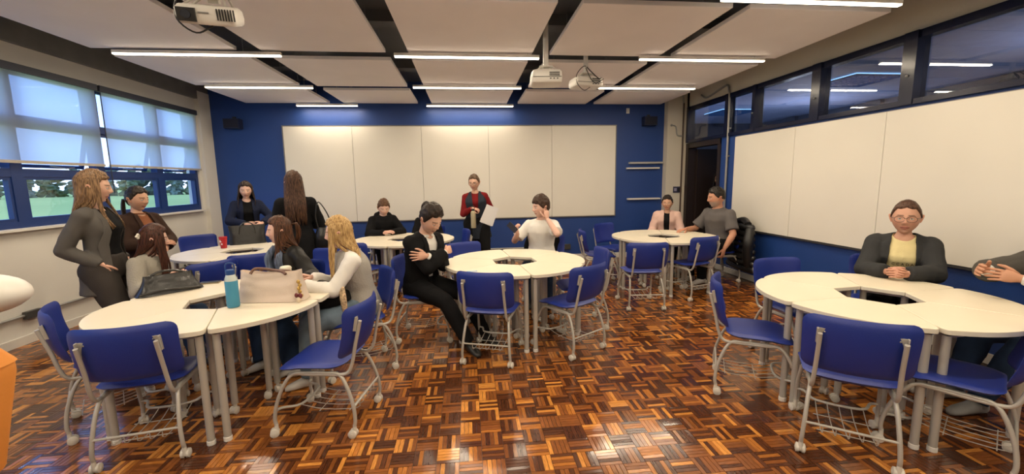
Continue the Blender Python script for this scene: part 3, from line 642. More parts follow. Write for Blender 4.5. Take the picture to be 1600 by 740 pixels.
chairs = [
 (0.20,3.69,71.6,'blue wheeled chair nearest the camera at the centre table, its back towards us'),
 (0.93,3.79,123,'blue wheeled chair angled at the door side of the centre table, front one'),
 (1.19,4.38,180,'blue wheeled chair behind the angled one at the centre table, seen side on'),
 (-0.46,4.28,-5,'blue wheeled chair under the man in the black suit'),
 (0.04,4.93,-62,'empty blue wheeled chair at the centre table between the suited man and the wall'),
 (1.00,5.50,247,'blue wheeled chair with a black jacket, under the young man in the white tee'),
 (-0.98,3.62,203,'blue wheeled chair under the blonde woman in the grey vest'),
 (-0.98,2.80,171,'empty blue wheeled chair pulled out beside the cream tote bag, seen from the side'),
 (-1.97,2.68,101,'blue wheeled chair, its back towards us, at the table with the black handbag'),
 (-2.45,3.03,38,'blue wheeled chair nearest the window wall, before the woman in grey blazer'),
 (-1.72,4.05,262,'blue wheeled chair under the brunette in the black jacket'),
 (-2.88,3.97,-30,'blue wheeled chair under the woman in the grey sweater'),
 (2.13,2.80,-31,'empty blue wheeled chair seen side on at the glasses-wearing woman\'s table'),
 (2.86,3.27,-86,'empty blue wheeled chair behind the table of the woman in glasses, only its back showing'),
 (2.215,2.13,53,'empty blue wheeled chair with its back to us opposite the woman in glasses'),
 (2.76,2.00,124,'blue wheeled chair cut by the frame edge at the table of the woman in glasses'),
 (3.68,3.28,222,'blue wheeled chair under the woman in glasses'),
 (3.98,2.25,165,'blue wheeled chair under the person with touching fingertips'),
 (2.155,4.97,84,'blue wheeled chair with its back to us at the back table beside the doorway'),
 (2.98,5.30,107,'blue wheeled chair turned slightly, in front of the man in the grey tee'),
 (2.0,6.15,-8,'empty blue wheeled chair seen side on at the window side of the back door-side table'),
 (2.45,6.72,-60,'empty blue wheeled chair against the blue wall at the back door-side table'),
 (3.45,6.90,245,'blue wheeled chair under the woman in the pink jacket'),
 (3.84,6.05,180,'blue wheeled chair draped with a black puffer jacket, under the man in the grey tee'),
 (-3.95,6.65,-40,'empty blue wheeled chair in the corner behind the red cup'),
 (-2.50,5.05,118,'empty blue wheeled chair with its back to us in front of the red cup table'),
 (-2.80,4.55,150,'empty blue wheeled chair beside the woman in the grey sweater'),
 (-1.40,5.75,62,'empty blue wheeled chair with its back to us at the hooded man\'s table'),
 (-0.30,6.55,190,'empty blue wheeled chair at the end of the hooded man\'s table'),
 (-1.42,7.2,-62,'blue wheeled chair under the man in the black hoodie'),
 (-0.72,7.2,-105,'blue wheeled chair under the dark-haired person behind the suited man'),
 (-1.75,4.75,240,'blue wheeled chair glimpsed behind the brunette in the black jacket'),
]
for k, (x, y, fd, lb) in enumerate(chairs):
    g = 'blue wheeled classroom chairs'
    if k == 0: CH0.location = (x,y,0); CH0.rotation_euler = (0,0,rad(fd-90)); CH0['label'] = lb; CH0['group'] = g
    else: copy_tree(CH0, (x,y,0), rad(fd-90), lb, g)
"""END2"""
# ------------------------------------------------------------------ people
def norm(v): return V3(v).normalized()
def remesh(mb, voxel, smooth=3, amp=0.0, freq=9.0, seed=0, stretch=(1,1,1)):
    me = mb.mesh('tmp', [], None); o = bpy.data.objects.new('tmp', me); COL.objects.link(o)
    r = o.modifiers.new('r', 'REMESH'); r.mode = 'VOXEL'; r.voxel_size = voxel; r.adaptivity = 0.0
    sm = o.modifiers.new('s', 'SMOOTH'); sm.factor = 0.5; sm.iterations = smooth
    dg = bpy.context.evaluated_depsgraph_get(); out = bpy.data.meshes.new_from_object(o.evaluated_get(dg))
    bpy.data.objects.remove(o); bpy.data.meshes.remove(me)
    if amp:
        nv = len(out.vertices); co = np.empty(nv*3); out.vertices.foreach_get('co', co); no = np.empty(nv*3); out.vertex_normals.foreach_get('vector', no)
        co = co.reshape(-1,3); no = no.reshape(-1,3); S_ = V3((seed*3.1, 0, 0))
        for i in range(nv):
            p = co[i]; q = V3((p[0]*stretch[0], p[1]*stretch[1], p[2]*stretch[2]))
            d = noise.noise(q*freq+S_); e = noise.noise(q*freq*2.3+S_); co[i] += no[i]*amp*((1-abs(d)*2.2)*0.75+0.4*e)
        out.vertices.foreach_set('co', co.ravel()); out.update()
    out.polygons.foreach_set('use_smooth', [True]*len(out.polygons))
    return out
def ik(S, W, a, b, pole):
    S, W, pole = V3(S), V3(W), V3(pole); d = W-S; L_ = d.length; mx = (a+b)*0.998
    if L_ > mx: W = S+d*(mx/L_); d = W-S; L_ = mx
    x = (a*a-b*b+L_*L_)/(2*L_); h = math.sqrt(max(a*a-x*x, 1e-6)); u = d/L_; p = pole-u*pole.dot(u); p = p.normalized() if p.length > 1e-6 else u.orthogonal().normalized()
    return S+u*x+p*h, W
SKIN = mat('skin', (1,1,1), 0.5, attr=True, bump=0.05, bscale=300, spec=0.35)
class Rig: pass
def make_rig(s=1.0, seated=True, lean=0.0, side=0.0, twist=0.0, wid=1.0, hands=None, poles=None, feet=None, head=(0,0,0), knees=None, hiph=None, hs=1.0, torso=1.0):
    r = Rig(); r.s = s; r.wid = wid; r.hs = hs*s*1.06
    r.hz = hiph if hiph else (0.545 if seated else 0.90*s)
    r.H = V3((0,0,r.hz)); r.len = 0.50*s*torso
    r.R = Matrix.Rotation(rad(side), 3, 'Y') @ Matrix.Rotation(-rad(lean), 3, 'X')
    r.tw = rad(twist)
    def T(x, y, h):   # torso frame: h 0 hip..1 shoulder line
        c, s_ = math.cos(r.tw*max(0,min(1.2,h))), math.sin(r.tw*max(0,min(1.2,h)))
        bend = 0.03*s*math.sin(min(1,max(0,h))*PI)*(-1 if seated else 0.3)
        return r.H + r.R @ V3((x*c-y*s_, x*s_+y*c+bend, h*r.len))
    r.T = T
    r.sh = {k: T(sx*0.155*s*wid, -0.008, 0.865) for k, sx in (('R',1),('L',-1))}
    r.neck = T(0, -0.005, 1.03); r.hc = T(0, 0.0, 1.03) + V3((0, 0.018*s, 0.165*s*0.93)) + (r.R @ V3((0,0,1)) - V3((0,0,1)))*0.1*s
    hy, hp, hr = head
    r.HR = Matrix.Rotation(rad(hy), 3, 'Z') @ Matrix.Rotation(-rad(hp), 3, 'X') @ Matrix.Rotation(rad(hr), 3, 'Y')
    if hp: r.hc = r.hc + Matrix.Rotation(rad(hy), 3, 'Z') @ V3((0, 0.0016*hp*s, -0.0008*abs(hp)*s))
    hands = hands or {}; poles = poles or {}
    r.el = {}; r.wr = {}
    for k, sx in (('R',1),('L',-1)):
        tgt = hands.get(k, (sx*0.26*s, 0.02 if not seated else 0.30, r.hz-0.02+ (0.1 if seated else -0.0)))
        r.el[k], r.wr[k] = ik(r.sh[k], tgt, 0.285*s, 0.255*s, poles.get(k, (sx*0.35, -0.5, -0.9)))
    r.hip = {k: r.H + V3((sx*0.095*s*wid**0.6, 0, -0.01)) for k, sx in (('R',1),('L',-1))}
    r.kn = {}; r.an = {}
    for k, sx in (('R',1),('L',-1)):
        f = (feet or {}).get(k, (sx*0.11, 0.42 if seated else 0.0, 0.085))
        kp = (knees or {}).get(k, (sx*0.15, 1.0, 0.6 if seated else 0.0))
        r.kn[k], r.an[k] = ik(r.hip[k], f, 0.43*s, 0.42*s, kp)
    return r
TOR = [(-0.16,0.150,0.112,-0.01),(-0.05,0.172,0.125,-0.01),(0.10,0.165,0.115,0.0),(0.32,0.140,0.100,0.005),(0.52,0.150,0.108,0.008),(0.72,0.168,0.118,0.008),(0.87,0.158,0.105,0.0),(0.96,0.100,0.078,-0.005),(1.04,0.062,0.058,-0.005)]
FEM = [(-0.16,0.160,0.120,-0.01),(-0.05,0.180,0.130,-0.01),(0.10,0.165,0.118,0.0),(0.32,0.125,0.092,0.005),(0.52,0.135,0.100,0.012),(0.68,0.150,0.128,0.022),(0.85,0.142,0.098,0.0),(0.95,0.092,0.074,-0.005),(1.04,0.055,0.052,-0.005)]
def torso_prof(r, h, add, fem):
    t = FEM if fem else TOR; hs = [q[0] for q in t]
    return [float(np.interp(h, hs, [q[i] for q in t]))*(r.s*(r.wid if i in (1,2) else 1)) + (add if i in (1,2) else 0) for i in (1,2,3)]
def shape(r, add=0.0, torso=True, fem=False, h0=-0.16, h1=1.04, arms=None, legs=None, neck=False, flare=0.0, cuff=0.0, skirt=None, hood=False, trap=True):
    m = MB()
    if torso:
        ring = []; n = 14
        for q in range(n+1):
            h = h0+(h1-h0)*q/n; a, b_, y = torso_prof(r, max(h, -0.16) if not skirt else h, add, fem)
            if skirt and h < 0: a += -h*skirt; b_ += -h*skirt*0.8
            c = r.T(0, y, h); ring.append((c, r.T(a, y, h)-c, r.T(0, y+b_, h)-c))
        m.loft(ring, 20)
    s = r.s
    if arms is not None:
        for k in arms if isinstance(arms, str) else 'RL':
            up = arms_len(arms, k, r); S, E, W = r.sh[k], r.el[k], r.wr[k]; w_ = r.wid**0.7
            ra, rb, rc, rd = 0.049*s*w_+add*0.9, 0.040*s*w_+add*0.85, 0.037*s*w_+add*0.85, 0.026*s+add*0.75+cuff
            if trap and torso: m.cyl(r.T(0, -0.012, 0.965), S, 0.045*s+add*0.7, 0.045*s+add*0.7)
            m.sphere(S, ra*1.02); lim = r.sleeve
            if lim >= 1:
                m.tube([S, S.lerp(E, 0.4), E], [ra, ra*0.93, rb], 12); m.sphere(E, rb); e = E.lerp(W, min(1, lim-1)); m.tube([E, E.lerp(e, 0.35), e], [rb, rc*1.06, rd if lim > 1.9 else rc], 12)
            else: e = S.lerp(E, lim); m.tube([S, S.lerp(e, 0.5), e], [ra, ra*0.97, ra*0.94+cuff], 12)
    if legs is not None:
        for k in 'RL':
            Hh, K, A = r.hip[k], r.kn[k], r.an[k]; w_ = r.wid**0.6
            m.sphere(Hh, 0.098*s*w_+add); m.tube([Hh, Hh.lerp(K,0.45), K], [0.095*s*w_+add, 0.080*s*w_+add, 0.058*s+add], 14); m.sphere(K, 0.058*s+add)
            A2 = A + (A-K).normalized()*0.0; fe = flare
            m.tube([K, K.lerp(A2,0.3), K.lerp(A2,0.7), A2 if legs is True else K.lerp(A2, legs)], [0.057*s+add, 0.057*s+add+fe*0.3, 0.042*s+add+fe*0.7, 0.036*s+add+fe], 14)
        m.sphere(r.H+V3((0,0,-0.01)), (0.15*s*w_+add, 0.11*s*w_+add, 0.10*s+add))
    if neck:
        m.tube([r.T(0,-0.01,0.93), r.neck.lerp(r.hc,0.25)-r.HR@V3((0,0.012,0)), r.hc + r.HR @ V3((0,-0.018,-0.045))*r.hs], [0.065*s, (0.045 if fem else 0.055)*s*r.wid**0.5, (0.045 if fem else 0.053)*s*r.wid**0.5], 14)
    return m
def arms_len(a, k, r): return 2
# ---- head
def head_point(d, fem=False, fat=0.0):
    x, y, z = d
    px, py, pz = 0.077*x, 0.098*y, 0.120*z
    if z < 0:
        t = -z; px *= 1-(0.30 if fem else 0.22)*t**1.6+fat*0.25*t; 
        if y < 0: py *= 1-0.50*t**1.2
        else: py *= 1-0.10*t
    if y > 0: py *= 0.96; px *= 1+0.03*(1-abs(z))
    if z > 0.2 and y < 0: py *= 1.04
    f = max(0.0, y)
    g = lambda v, c, s_: math.exp(-((v-c)/s_)**2)
    if y > 0:
        nz = -0.022; 
        ridge = g(px, 0, 0.0085+0.004*g(pz,-0.03,0.014)) * (0.017*g(pz, -0.031, 0.011) + 0.012*g(pz, -0.015, 0.015) + 0.005*g(pz, 0.006, 0.012))
        nos = (g(px, 0.012, 0.007)+g(px,-0.012,0.007))*0.007*g(pz,-0.037,0.009)
        eye = (g(px, 0.031, 0.016)+g(px,-0.031,0.016))*g(pz, 0.0, 0.012)*-0.0085
        brow = (g(px, 0.030, 0.022)+g(px,-0.030,0.022))*g(pz, 0.022, 0.009)*(0.002 if fem else 0.0045)
        cheek = (g(px, 0.043, 0.018)+g(px,-0.043,0.018))*g(pz, -0.030, 0.02)*(0.004+fat*0.012)
        lip = g(px, 0, 0.021)*(0.0085*g(pz,-0.062,0.0055)+0.0085*g(pz,-0.074,0.006)-0.004*g(pz,-0.0675,0.0025))
        chin = g(px, 0, 0.024)*g(pz, -0.102, 0.016)*0.016
        und = g(px,0,0.02)*g(pz,-0.087,0.007)*-0.003
        py += (ridge+nos+eye+brow+cheek+lip+chin+und)*min(1, f*2.2)
    if fat and z < 0: px *= 1+fat*0.35*g(pz,-0.06,0.05)
    return V3((px, py, pz))
def lerp3(a, b, t): t = max(0.0, min(1.0, t)); return tuple(a[i]*(1-t)+b[i]*t for i in range(3))
def head_mesh(r, skin, fem, hair, fat=0.0, beard=0.0, nu=64, nv=52, beardcol=(0.25,0.2,0.17), eyecol=(0.05,0.025,0.012), smile=0.0, hairline=0.078, lips=None, browcol=None):
    """returns MB + per-vertex colours, in person space"""
    m = MB(); colr = []
    lips = lips or lerp3(skin, (0.42,0.09,0.08), 0.55 if fem else 0.3)
    browcol = browcol or lerp3(hair, (0.02,0.015,0.01), 0.3)
    g = lambda v, c, s_: math.exp(-((v-c)/s_)**2)
    def colour(p):
        x, y, z = p; c = skin
        if y > 0.03:
            c = lerp3(c, (skin[0]*1.02, skin[1]*0.72, skin[2]*0.68), 0.35*(g(x,0.045,0.02)+g(x,-0.045,0.02))*g(z,-0.03,0.02)+0.3*g(x,0,0.012)*g(z,-0.032,0.012))
            zz = z - smile*abs(x)*0.25
            if abs(x) < 0.027 and abs(zz+0.068) < 0.0135*(1-(abs(x)/0.028)**2)+0.0005: c = lips
            if abs(x) < 0.025 and abs(zz+0.0675) < 0.0022: c = lerp3(lips, (0.08,0.02,0.02), 0.8)
            if 0.013 < abs(x) < 0.051 and abs(z-(0.021+0.10*(abs(x)-0.013)*(1 if abs(x) < 0.036 else 0) + (0.0023-0.25*(abs(x)-0.036) if abs(x) >= 0.036 else 0))) < (0.0038 if not fem else 0.0030): c = lerp3(c, browcol, 0.85)
            if beard and z < -0.045 and not (abs(x) < 0.027 and abs(z+0.068) < 0.012): c = lerp3(c, beardcol, beard)
        if beard and z < -0.03 and y > -0.01: c = lerp3(c, beardcol, beard*min(1, (-0.03-z)/0.03))
        return c
    vs = []; fs = []
    # longitudes denser in front
    lon = []
    for i in range(nu):
        t = i/nu; lon.append(PI/2 + 2*PI*(t) - 0.42*math.sin(2*PI*t))
    lat = [PI*j/nv for j in range(nv+1)]
    vs.append(head_point((0,0,1), fem, fat))
    for j in range(1, nv):
        for a in lon: vs.append(head_point((math.sin(lat[j])*math.cos(a), math.sin(lat[j])*math.sin(a), math.cos(lat[j])), fem, fat))
    vs.append(head_point((0,0,-1), fem, fat)); last = len(vs)-1
    for i in range(nu):
        fs.append((0, 1+i, 1+(i+1)%nu)); fs.append((last, last-nu+(i+1)%nu, last-nu+i))
    for j in range(nv-2):
        for i in range(nu): a = 1+j*nu+i; b_ = 1+j*nu+(i+1)%nu; fs.append((a, a+nu, b_+nu, b_))
    m.add(vs, fs); colr += [colour(v) for v in vs]
    # ears
    for sx in (-1, 1):
        n0 = len(m.v); m.tube([(sx*0.076,0.006,-0.032),(sx*0.083,0.0,-0.012),(sx*0.090,-0.010,0.012),(sx*0.089,-0.024,0.018),(sx*0.085,-0.026,0.0),(sx*0.078,-0.012,-0.028)], [0.005,0.006,0.006,0.006,0.005,0.004], 8, 3)
        m.sphere((sx*0.079,-0.012,-0.006), (0.005,0.014,0.022), 10, 8)
        colr += [lerp3(skin, (skin[0],skin[1]*0.6,skin[2]*0.55), 0.3)]*(len(m.v)-n0)
    # eyes
    for sx in (-1, 1):
        c = V3((sx*0.031, 0.0745, 0.0)); R_ = 0.0125
        n0 = len(m.v); m.sphere(c, R_, 14, 10); colr += [(0.62,0.58,0.54)]*(len(m.v)-n0)
        n0 = len(m.v); m.sphere(c+V3((0,0.0062,0)), (0.0068,0.0068,0.0068), 12, 8); colr += [eyecol]*(len(m.v)-n0)
        # upper lid: part sphere
        n0 = len(m.v); vs = []; fs = []
        for j in range(6):
            el = rad(12)+rad(100)*j/5
            for i in range(11):
                a = rad(0)+rad(180)*i/10; rr = R_*1.09
                vs.append(c + V3((rr*math.cos(a)*math.cos(el*0.0)*1.08, rr*math.sin(a)*math.cos(el), rr*math.sin(a)*math.sin(el)*1.0)))
        for j in range(5):
            for i in range(10): a = j*11+i; fs.append((a, a+1, a+12, a+11))
        m.add(vs, fs); lid = lerp3(skin, (0.10,0.05,0.04), 0.25); colr += [lerp3((0.03,0.02,0.02), lid, 1.0) if q >= 11 else (0.05,0.03,0.03) for q in range(len(m.v)-n0)]
    M_ = r.HR*r.hs
    m.v = [tuple(r.hc + M_ @ V3(v)) for v in m.v]
    return m, colr
def hand_mb(wr, d, n, side, s=1.0, curl=(0.35,0.45,0.3), spread=0.0, thumb=(0.75,0.55,0.25), curls=None):
    """wr wrist, d finger direction, n palm normal (palm faces n), side +1/-1: which way the thumb leaves along d x n"""
    d = norm(d); n = V3(n); n = (n-d*n.dot(d)).normalized(); t = d.cross(n)*side; wr = V3(wr); m = MB()
    P = lambda a, b_, c: wr + (d*a + t*b_ + n*c)*s
    m.loft([(P(-0.02,0,0), t*0.024*s, n*0.020*s), (P(0.015,0,0), t*0.027*s, n*0.018*s), (P(0.045,0.002,0), t*0.037*s, n*0.0165*s), (P(0.075,0.002,-0.001), t*0.040*s, n*0.0145*s), (P(0.093,0,-0.001), t*0.036*s, n*0.011*s), (P(0.1,0,-0.001), t*0.028*s, n*0.006*s)], 14)
    for q, (off, L_, rr) in enumerate(((0.030,0.072,0.0082),(0.0105,0.080,0.0086),(-0.009,0.074,0.0082),(-0.0275,0.058,0.0072))):
        cu = curls[q] if curls else curl; a = 0.0; p = P(0.082, off, -0.001); pts = [p]; sp = spread*(off/0.03)
        segs = (0.46,0.30,0.24)
        dd = (d+t*sp).normalized()
        p = P(0.094, off, -0.001); pts.append(p)
        for g_, c_ in zip(segs, cu):
            a += c_; v = dd*math.cos(a)+n*math.sin(a)
            pts.append(p+v*L_*g_*0.5*s); p = p+v*L_*g_*s; pts.append(p)
        rs = [rr, rr*1.05, rr*1.0, rr*1.03, rr*0.93, rr*0.95, rr*0.85, rr*0.6]; m.tube(pts, [x*s for x in rs], 10)
        m.sphere(pts[-1], rr*0.62*s, 8, 6)
    ta, tb, tc_ = thumb
    p0 = P(0.018, 0.020, 0.006); p1 = p0 + (d*0.75+t*ta+n*0.25).normalized()*0.042*s; p2 = p1 + (d*(1-tb*0.3)+t*tb*0.8+n*tc_).normalized()*0.034*s; p3 = p2 + (d+t*(tb*0.3)+n*tc_*1.5).normalized()*0.026*s
    m.tube([p0, p1, p2, p2.lerp(p3, 0.6), p3], [0.015*s, 0.0115*s, 0.0098*s, 0.0088*s, 0.006*s], 10); m.sphere(p3, 0.0062*s, 8, 6)
    return m
def hairmat(name, c1, c2=None):
    if 'hair_'+name in MATS: return MATS['hair_'+name]
    m = bpy.data.materials.new('hair_'+name); m.use_nodes = True; t = m.node_tree; b = t.nodes['Principled BSDF']; L = t.links.new
    c = t.nodes.new('ShaderNodeTexCoord'); mp = t.nodes.new('ShaderNodeMapping'); mp.inputs['Scale'].default_value = (1,1,0.12); L(c.outputs['Object'], mp.inputs[0])
    n = t.nodes.new('ShaderNodeTexNoise'); n.inputs['Scale'].default_value = 130; n.inputs['Detail'].default_value = 3; L(mp.outputs[0], n.inputs[0])
    cr = t.nodes.new('ShaderNodeValToRGB'); cr.color_ramp.elements[0].position = 0.35; cr.color_ramp.elements[1].position = 0.68
    cr.color_ramp.elements[0].color = (*c1, 1); cr.color_ramp.elements[1].color = (*(c2 or tuple(x*2.2+0.005 for x in c1)), 1)
    L(n.outputs[0], cr.inputs[0]); L(cr.outputs[0], b.inputs['Base Color']); b.inputs['Roughness'].default_value = 0.42; b.inputs['Specular IOR Level'].default_value = 0.22
    bp = t.nodes.new('ShaderNodeBump'); bp.inputs['Strength'].default_value = 0.35; bp.inputs['Distance'].default_value = 0.004; L(n.outputs[0], bp.inputs['Height']); L(bp.outputs[0], b.inputs['Normal'])
    MATS['hair_'+name] = m; return m
def hair_cap(r, fem, th=0.014, top=0.02, front=0.075, nape=-0.06, sideb=0.0, seed=0, rough=0.004, part=False, fringe=0.0, nu=72, nv=56):
    m = MB(); vs = []; fs = []
    lat = [PI*j/nv for j in range(nv+1)]
    def pt(d):
        p = head_point(d, fem); x, y, z = p; u = V3(d)
        # hairline height as a function of azimuth
        az = math.atan2(abs(x), y)     # 0 front .. pi back
        if az < 0.75: hl = front + 0.0*az - 0.012*abs(math.sin(az*3)) - fringe
        elif az < 1.35: t_ = (az-0.75)/0.6; hl = (front-0.012*abs(math.sin(2.25))-fringe)*(1-t_) + (0.0+sideb)*t_
        elif az < 1.9: t_ = (az-1.35)/0.55; hl = (0.0+sideb)*(1-t_) + (0.0 if not fem else -0.01)*t_ - 0.01*t_
        else: t_ = (az-1.9)/1.24; hl = -0.01*(1-t_) + nape*min(1, t_*1.6)
        k = (z-hl)/0.008; k = max(0.0, min(1.0, k))
        tk = th + top*max(0, u.z)**1.5 + rough*noise.noise(u*6+V3((seed,0,0)))*2.0 + rough*0.35*noise.noise(V3((u.x*22,u.y*22,u.z*5)))
        if part: tk -= 0.010*math.exp(-(x/0.007)**2)*(1 if y > -0.02 and z > 0.04 else 0)
        return p*(1) + u*(tk*k - 0.007*(1-k))
    vs.append(pt((0,0,1)))
    for j in range(1, nv):
        for i in range(nu): a = 2*PI*i/nu; vs.append(pt((math.sin(lat[j])*math.cos(a), math.sin(lat[j])*math.sin(a), math.cos(lat[j]))))
    vs.append(pt((0,0,-1))); last = len(vs)-1
    for i in range(nu): fs.append((0, 1+i, 1+(i+1)%nu)); fs.append((last, last-nu+(i+1)%nu, last-nu+i))
    for j in range(nv-2):
        for i in range(nu): a = 1+j*nu+i; b_ = 1+j*nu+(i+1)%nu; fs.append((a, a+nu, b_+nu, b_))
    m.add(vs, fs); M_ = r.HR*r.hs; m.v = [tuple(r.hc + M_ @ V3(v)) for v in m.v]; return m
def hair_locks(r, m, n=70, length=0.40, az0=1.0, az1=5.28, seed=1, back=0.02, thick=0.012, wave=0.008, front_share=0.0, spread=1.0, zmin=-0.05):
    """long hair: locks leave the crown, follow the skull and then hang"""
    rs = np.random.RandomState(seed); M_ = r.HR*r.hs; s = r.hs
    for q in range(n):
        t = (q+rs.rand()*0.8)/n; az = az0+(az1-az0)*t     # azimuth, 0 = front, increasing round
        L_ = length*(0.82+0.3*rs.rand()); pts = []; rr = []
        el0 = rad(70-rs.rand()*25)
        sx, cy = math.sin(az), math.cos(az)
        for k in range(4):
            el = el0+(rad(-18)-el0)*k/3
            d = (sx*math.cos(el), cy*math.cos(el), math.sin(el)); p = head_point(d, True) + V3(d)*(0.013+0.005*rs.rand()); pts.append(r.hc+M_@p)
            rr.append(thick*(0.6+0.3*k/3))
        base = pts[-1]; out = r.HR @ V3((sx, cy, 0)); ph = rs.rand()*6
        for k in range(1, 8):
            f = k/7; w_ = wave*math.sin(ph+f*7)
            dn = V3((0,0,-1))*0.4 + (r.R @ V3((0,0,-1)))*0.6 if cy < 0.25 else V3((0,0,-1))
            p = base + dn*L_*f + out*(0.012*spread*math.sin(f*PI) + back*f) + V3((w_*cy, w_*sx, 0))
            h = (p.z-r.H.z)/max(0.1, r.len)
            if h < 1.08:   # keep outside shoulders and back
                q_ = r.R.inverted() @ (p-r.H); a, b_, yy = torso_prof(r, max(0,min(1.04,h)), 0.032, True)
                a = max(a, 0.20*r.s*(1-abs(h-0.9)) if h > 0.75 else a)
                e = (q_.x/a)**2 + ((q_.y-yy)/b_)**2
                if e < 1:
                    sg = -1 if (cy < 0.25) else 1
                    q_.y = yy+sg*b_*math.sqrt(max(0.03, 1-(q_.x/a)**2)); p = r.H + r.R @ q_
            pts.append(p); rr.append(thick*(0.95-0.65*f))
        for _ in range(3): pts = pts[:2]+[(pts[i-1]+pts[i]*2+pts[i+1])*0.25 for i in range(2, len(pts)-1)]+[pts[-1]]
        m.tube(pts, [x*r.hs/1.0 for x in rr], 6)
    return m
def strands_tail(r, m, root, n=14, length=0.35, dirv=(0,-0.3,-1), seed=3, thick=0.011, spread=0.02):
    rs = np.random.RandomState(seed); p0 = r.hc + (r.HR*r.hs) @ V3(root); d = norm(dirv)
    for q in range(n):
        o = V3(((rs.rand()-0.5)*spread, (rs.rand()-0.5)*spread, 0)); L_ = length*(0.75+0.35*rs.rand()); pts = [p0+o*0.3]
        b_ = r.HR @ V3((0,-0.035,0.005))
        pts.append(p0+b_+o*0.7)
        for k in range(1, 6): pts.append(p0+b_+o*(1+k*0.3)+V3((d.x*0.06*k/5, 0, 0))+V3((0, d.y*0.05*math.sin(k/5*PI), -L_*k/5)))
        m.tube(pts, [thick*0.8, thick, thick, thick*0.95, thick*0.8, thick*0.6, thick*0.25], 6)
    return m
def shoe_mb(r, k, d, s=1.0):
    A = r.an[k]; d = norm((d[0], d[1], 0)); x = V3((d.y, -d.x, 0)); up = V3((0,0,1)); b_ = V3((A.x, A.y, max(0.0, A.z-0.085)))
    m = MB(); rg = []
    for t, w_, h in ((-0.075,0.018,0.03),(-0.06,0.032,0.045),(-0.01,0.037,0.055),(0.06,0.042,0.042),(0.13,0.046,0.030),(0.175,0.036,0.022),(0.195,0.015,0.012)):
        rg.append((b_+d*t*s+up*(h*0.98+0.003), x*w_*s, up*h))
    m.loft(rg, 14); m.tube([b_+up*0.05-d*0.015, b_+up*0.10-d*0.02], [0.043, 0.040], 12); return m
def cloth(name, col, rough=0.9, bump=0.13, bscale=120, **k): return mat('cloth_'+name, col, rough, bump=bump, bscale=bscale, var=k.get('var',0.06), vscale=8, spec=k.get('spec', 0.2))
def torso_local(r, p):
    q = r.R.inverted() @ (V3(p)-r.H); h = q.z/r.len; a = -r.tw*max(0,min(1.2,h)); c, s_ = math.cos(a), math.sin(a)
    return q.x*c-q.y*s_, q.x*s_+q.y*c, h
def open_front(me, r, hb, top_w, bot_w, hh=1.2, thick=0.007):
    """cut a V or a strip out of the front of a garment, then give it thickness"""
    bm = bmesh.new(); bm.from_mesh(me); kill = []
    for f in bm.faces:
        x, y, h = torso_local(r, f.calc_center_median())
        if h > hb and y > 0.01*r.s and f.normal.dot(r.R @ V3((-math.sin(r.tw), math.cos(r.tw), 0))) > -0.6:
            w_ = bot_w + (top_w-bot_w)*min(1, max(0, (h-hb)/(1.0-hb)))
            if abs(x) < w_ and not any((f.calc_center_median()-((r.el[k]+r.wr[k])/2)).length < 0.10*r.s or seg_dist(f.calc_center_median(), r.el[k], r.wr[k]) < 0.072*r.s or seg_dist(f.calc_center_median(), r.sh[k], r.el[k]) < 0.062*r.s for k in 'RL'): kill.append(f)
        elif neck_hole(r, f.calc_center_median()): kill.append(f)
    bmesh.ops.delete(bm, geom=kill, context='FACES')
    lone = [v for v in bm.verts if not v.link_faces]; bmesh.ops.delete(bm, geom=lone, context='VERTS'); smooth_rim(bm, 14)
    bm.to_mesh(me); bm.free()
    return solid(me, thick)
def seg_dist(p, a, b):
    ab = b-a; t = max(0, min(1, (p-a).dot(ab)/ab.dot(ab))); return (p-(a+ab*t)).length
def solid(me, th):
    o = bpy.data.objects.new('tmp', me); COL.objects.link(o); md = o.modifiers.new('s', 'SOLIDIFY'); md.thickness = th; md.offset = -1
    dg = bpy.context.evaluated_depsgraph_get(); out = bpy.data.meshes.new_from_object(o.evaluated_get(dg)); bpy.data.objects.remove(o)
    out.polygons.foreach_set('use_smooth', [True]*len(out.polygons)); return out
def neck_hole(r, p):
    x, y, h = torso_local(r, p); k = r.s*r.wid**0.5
    return h > 0.90 and (x/(0.068*k))**2 + ((y-0.012)/(0.070*k))**2 < 1
def smooth_rim(bm, it=8):
    for _ in range(it):
        new = {}
        for v in bm.verts:
            if v.is_boundary:
                nb = [e.other_vert(v) for e in v.link_edges if e.is_boundary]
                if len(nb) == 2: new[v] = v.co*0.5+(nb[0].co+nb[1].co)*0.25
        for v, c in new.items(): v.co = c
def open_bottom(me, r, h0=None, neck=True, thick=0.006):
    bm = bmesh.new(); bm.from_mesh(me); kill = [f for f in bm.faces if neck_hole(r, f.calc_center_median())]
    bmesh.ops.delete(bm, geom=kill, context='FACES'); smooth_rim(bm); bm.to_mesh(me); bm.free(); return solid(me, thick)
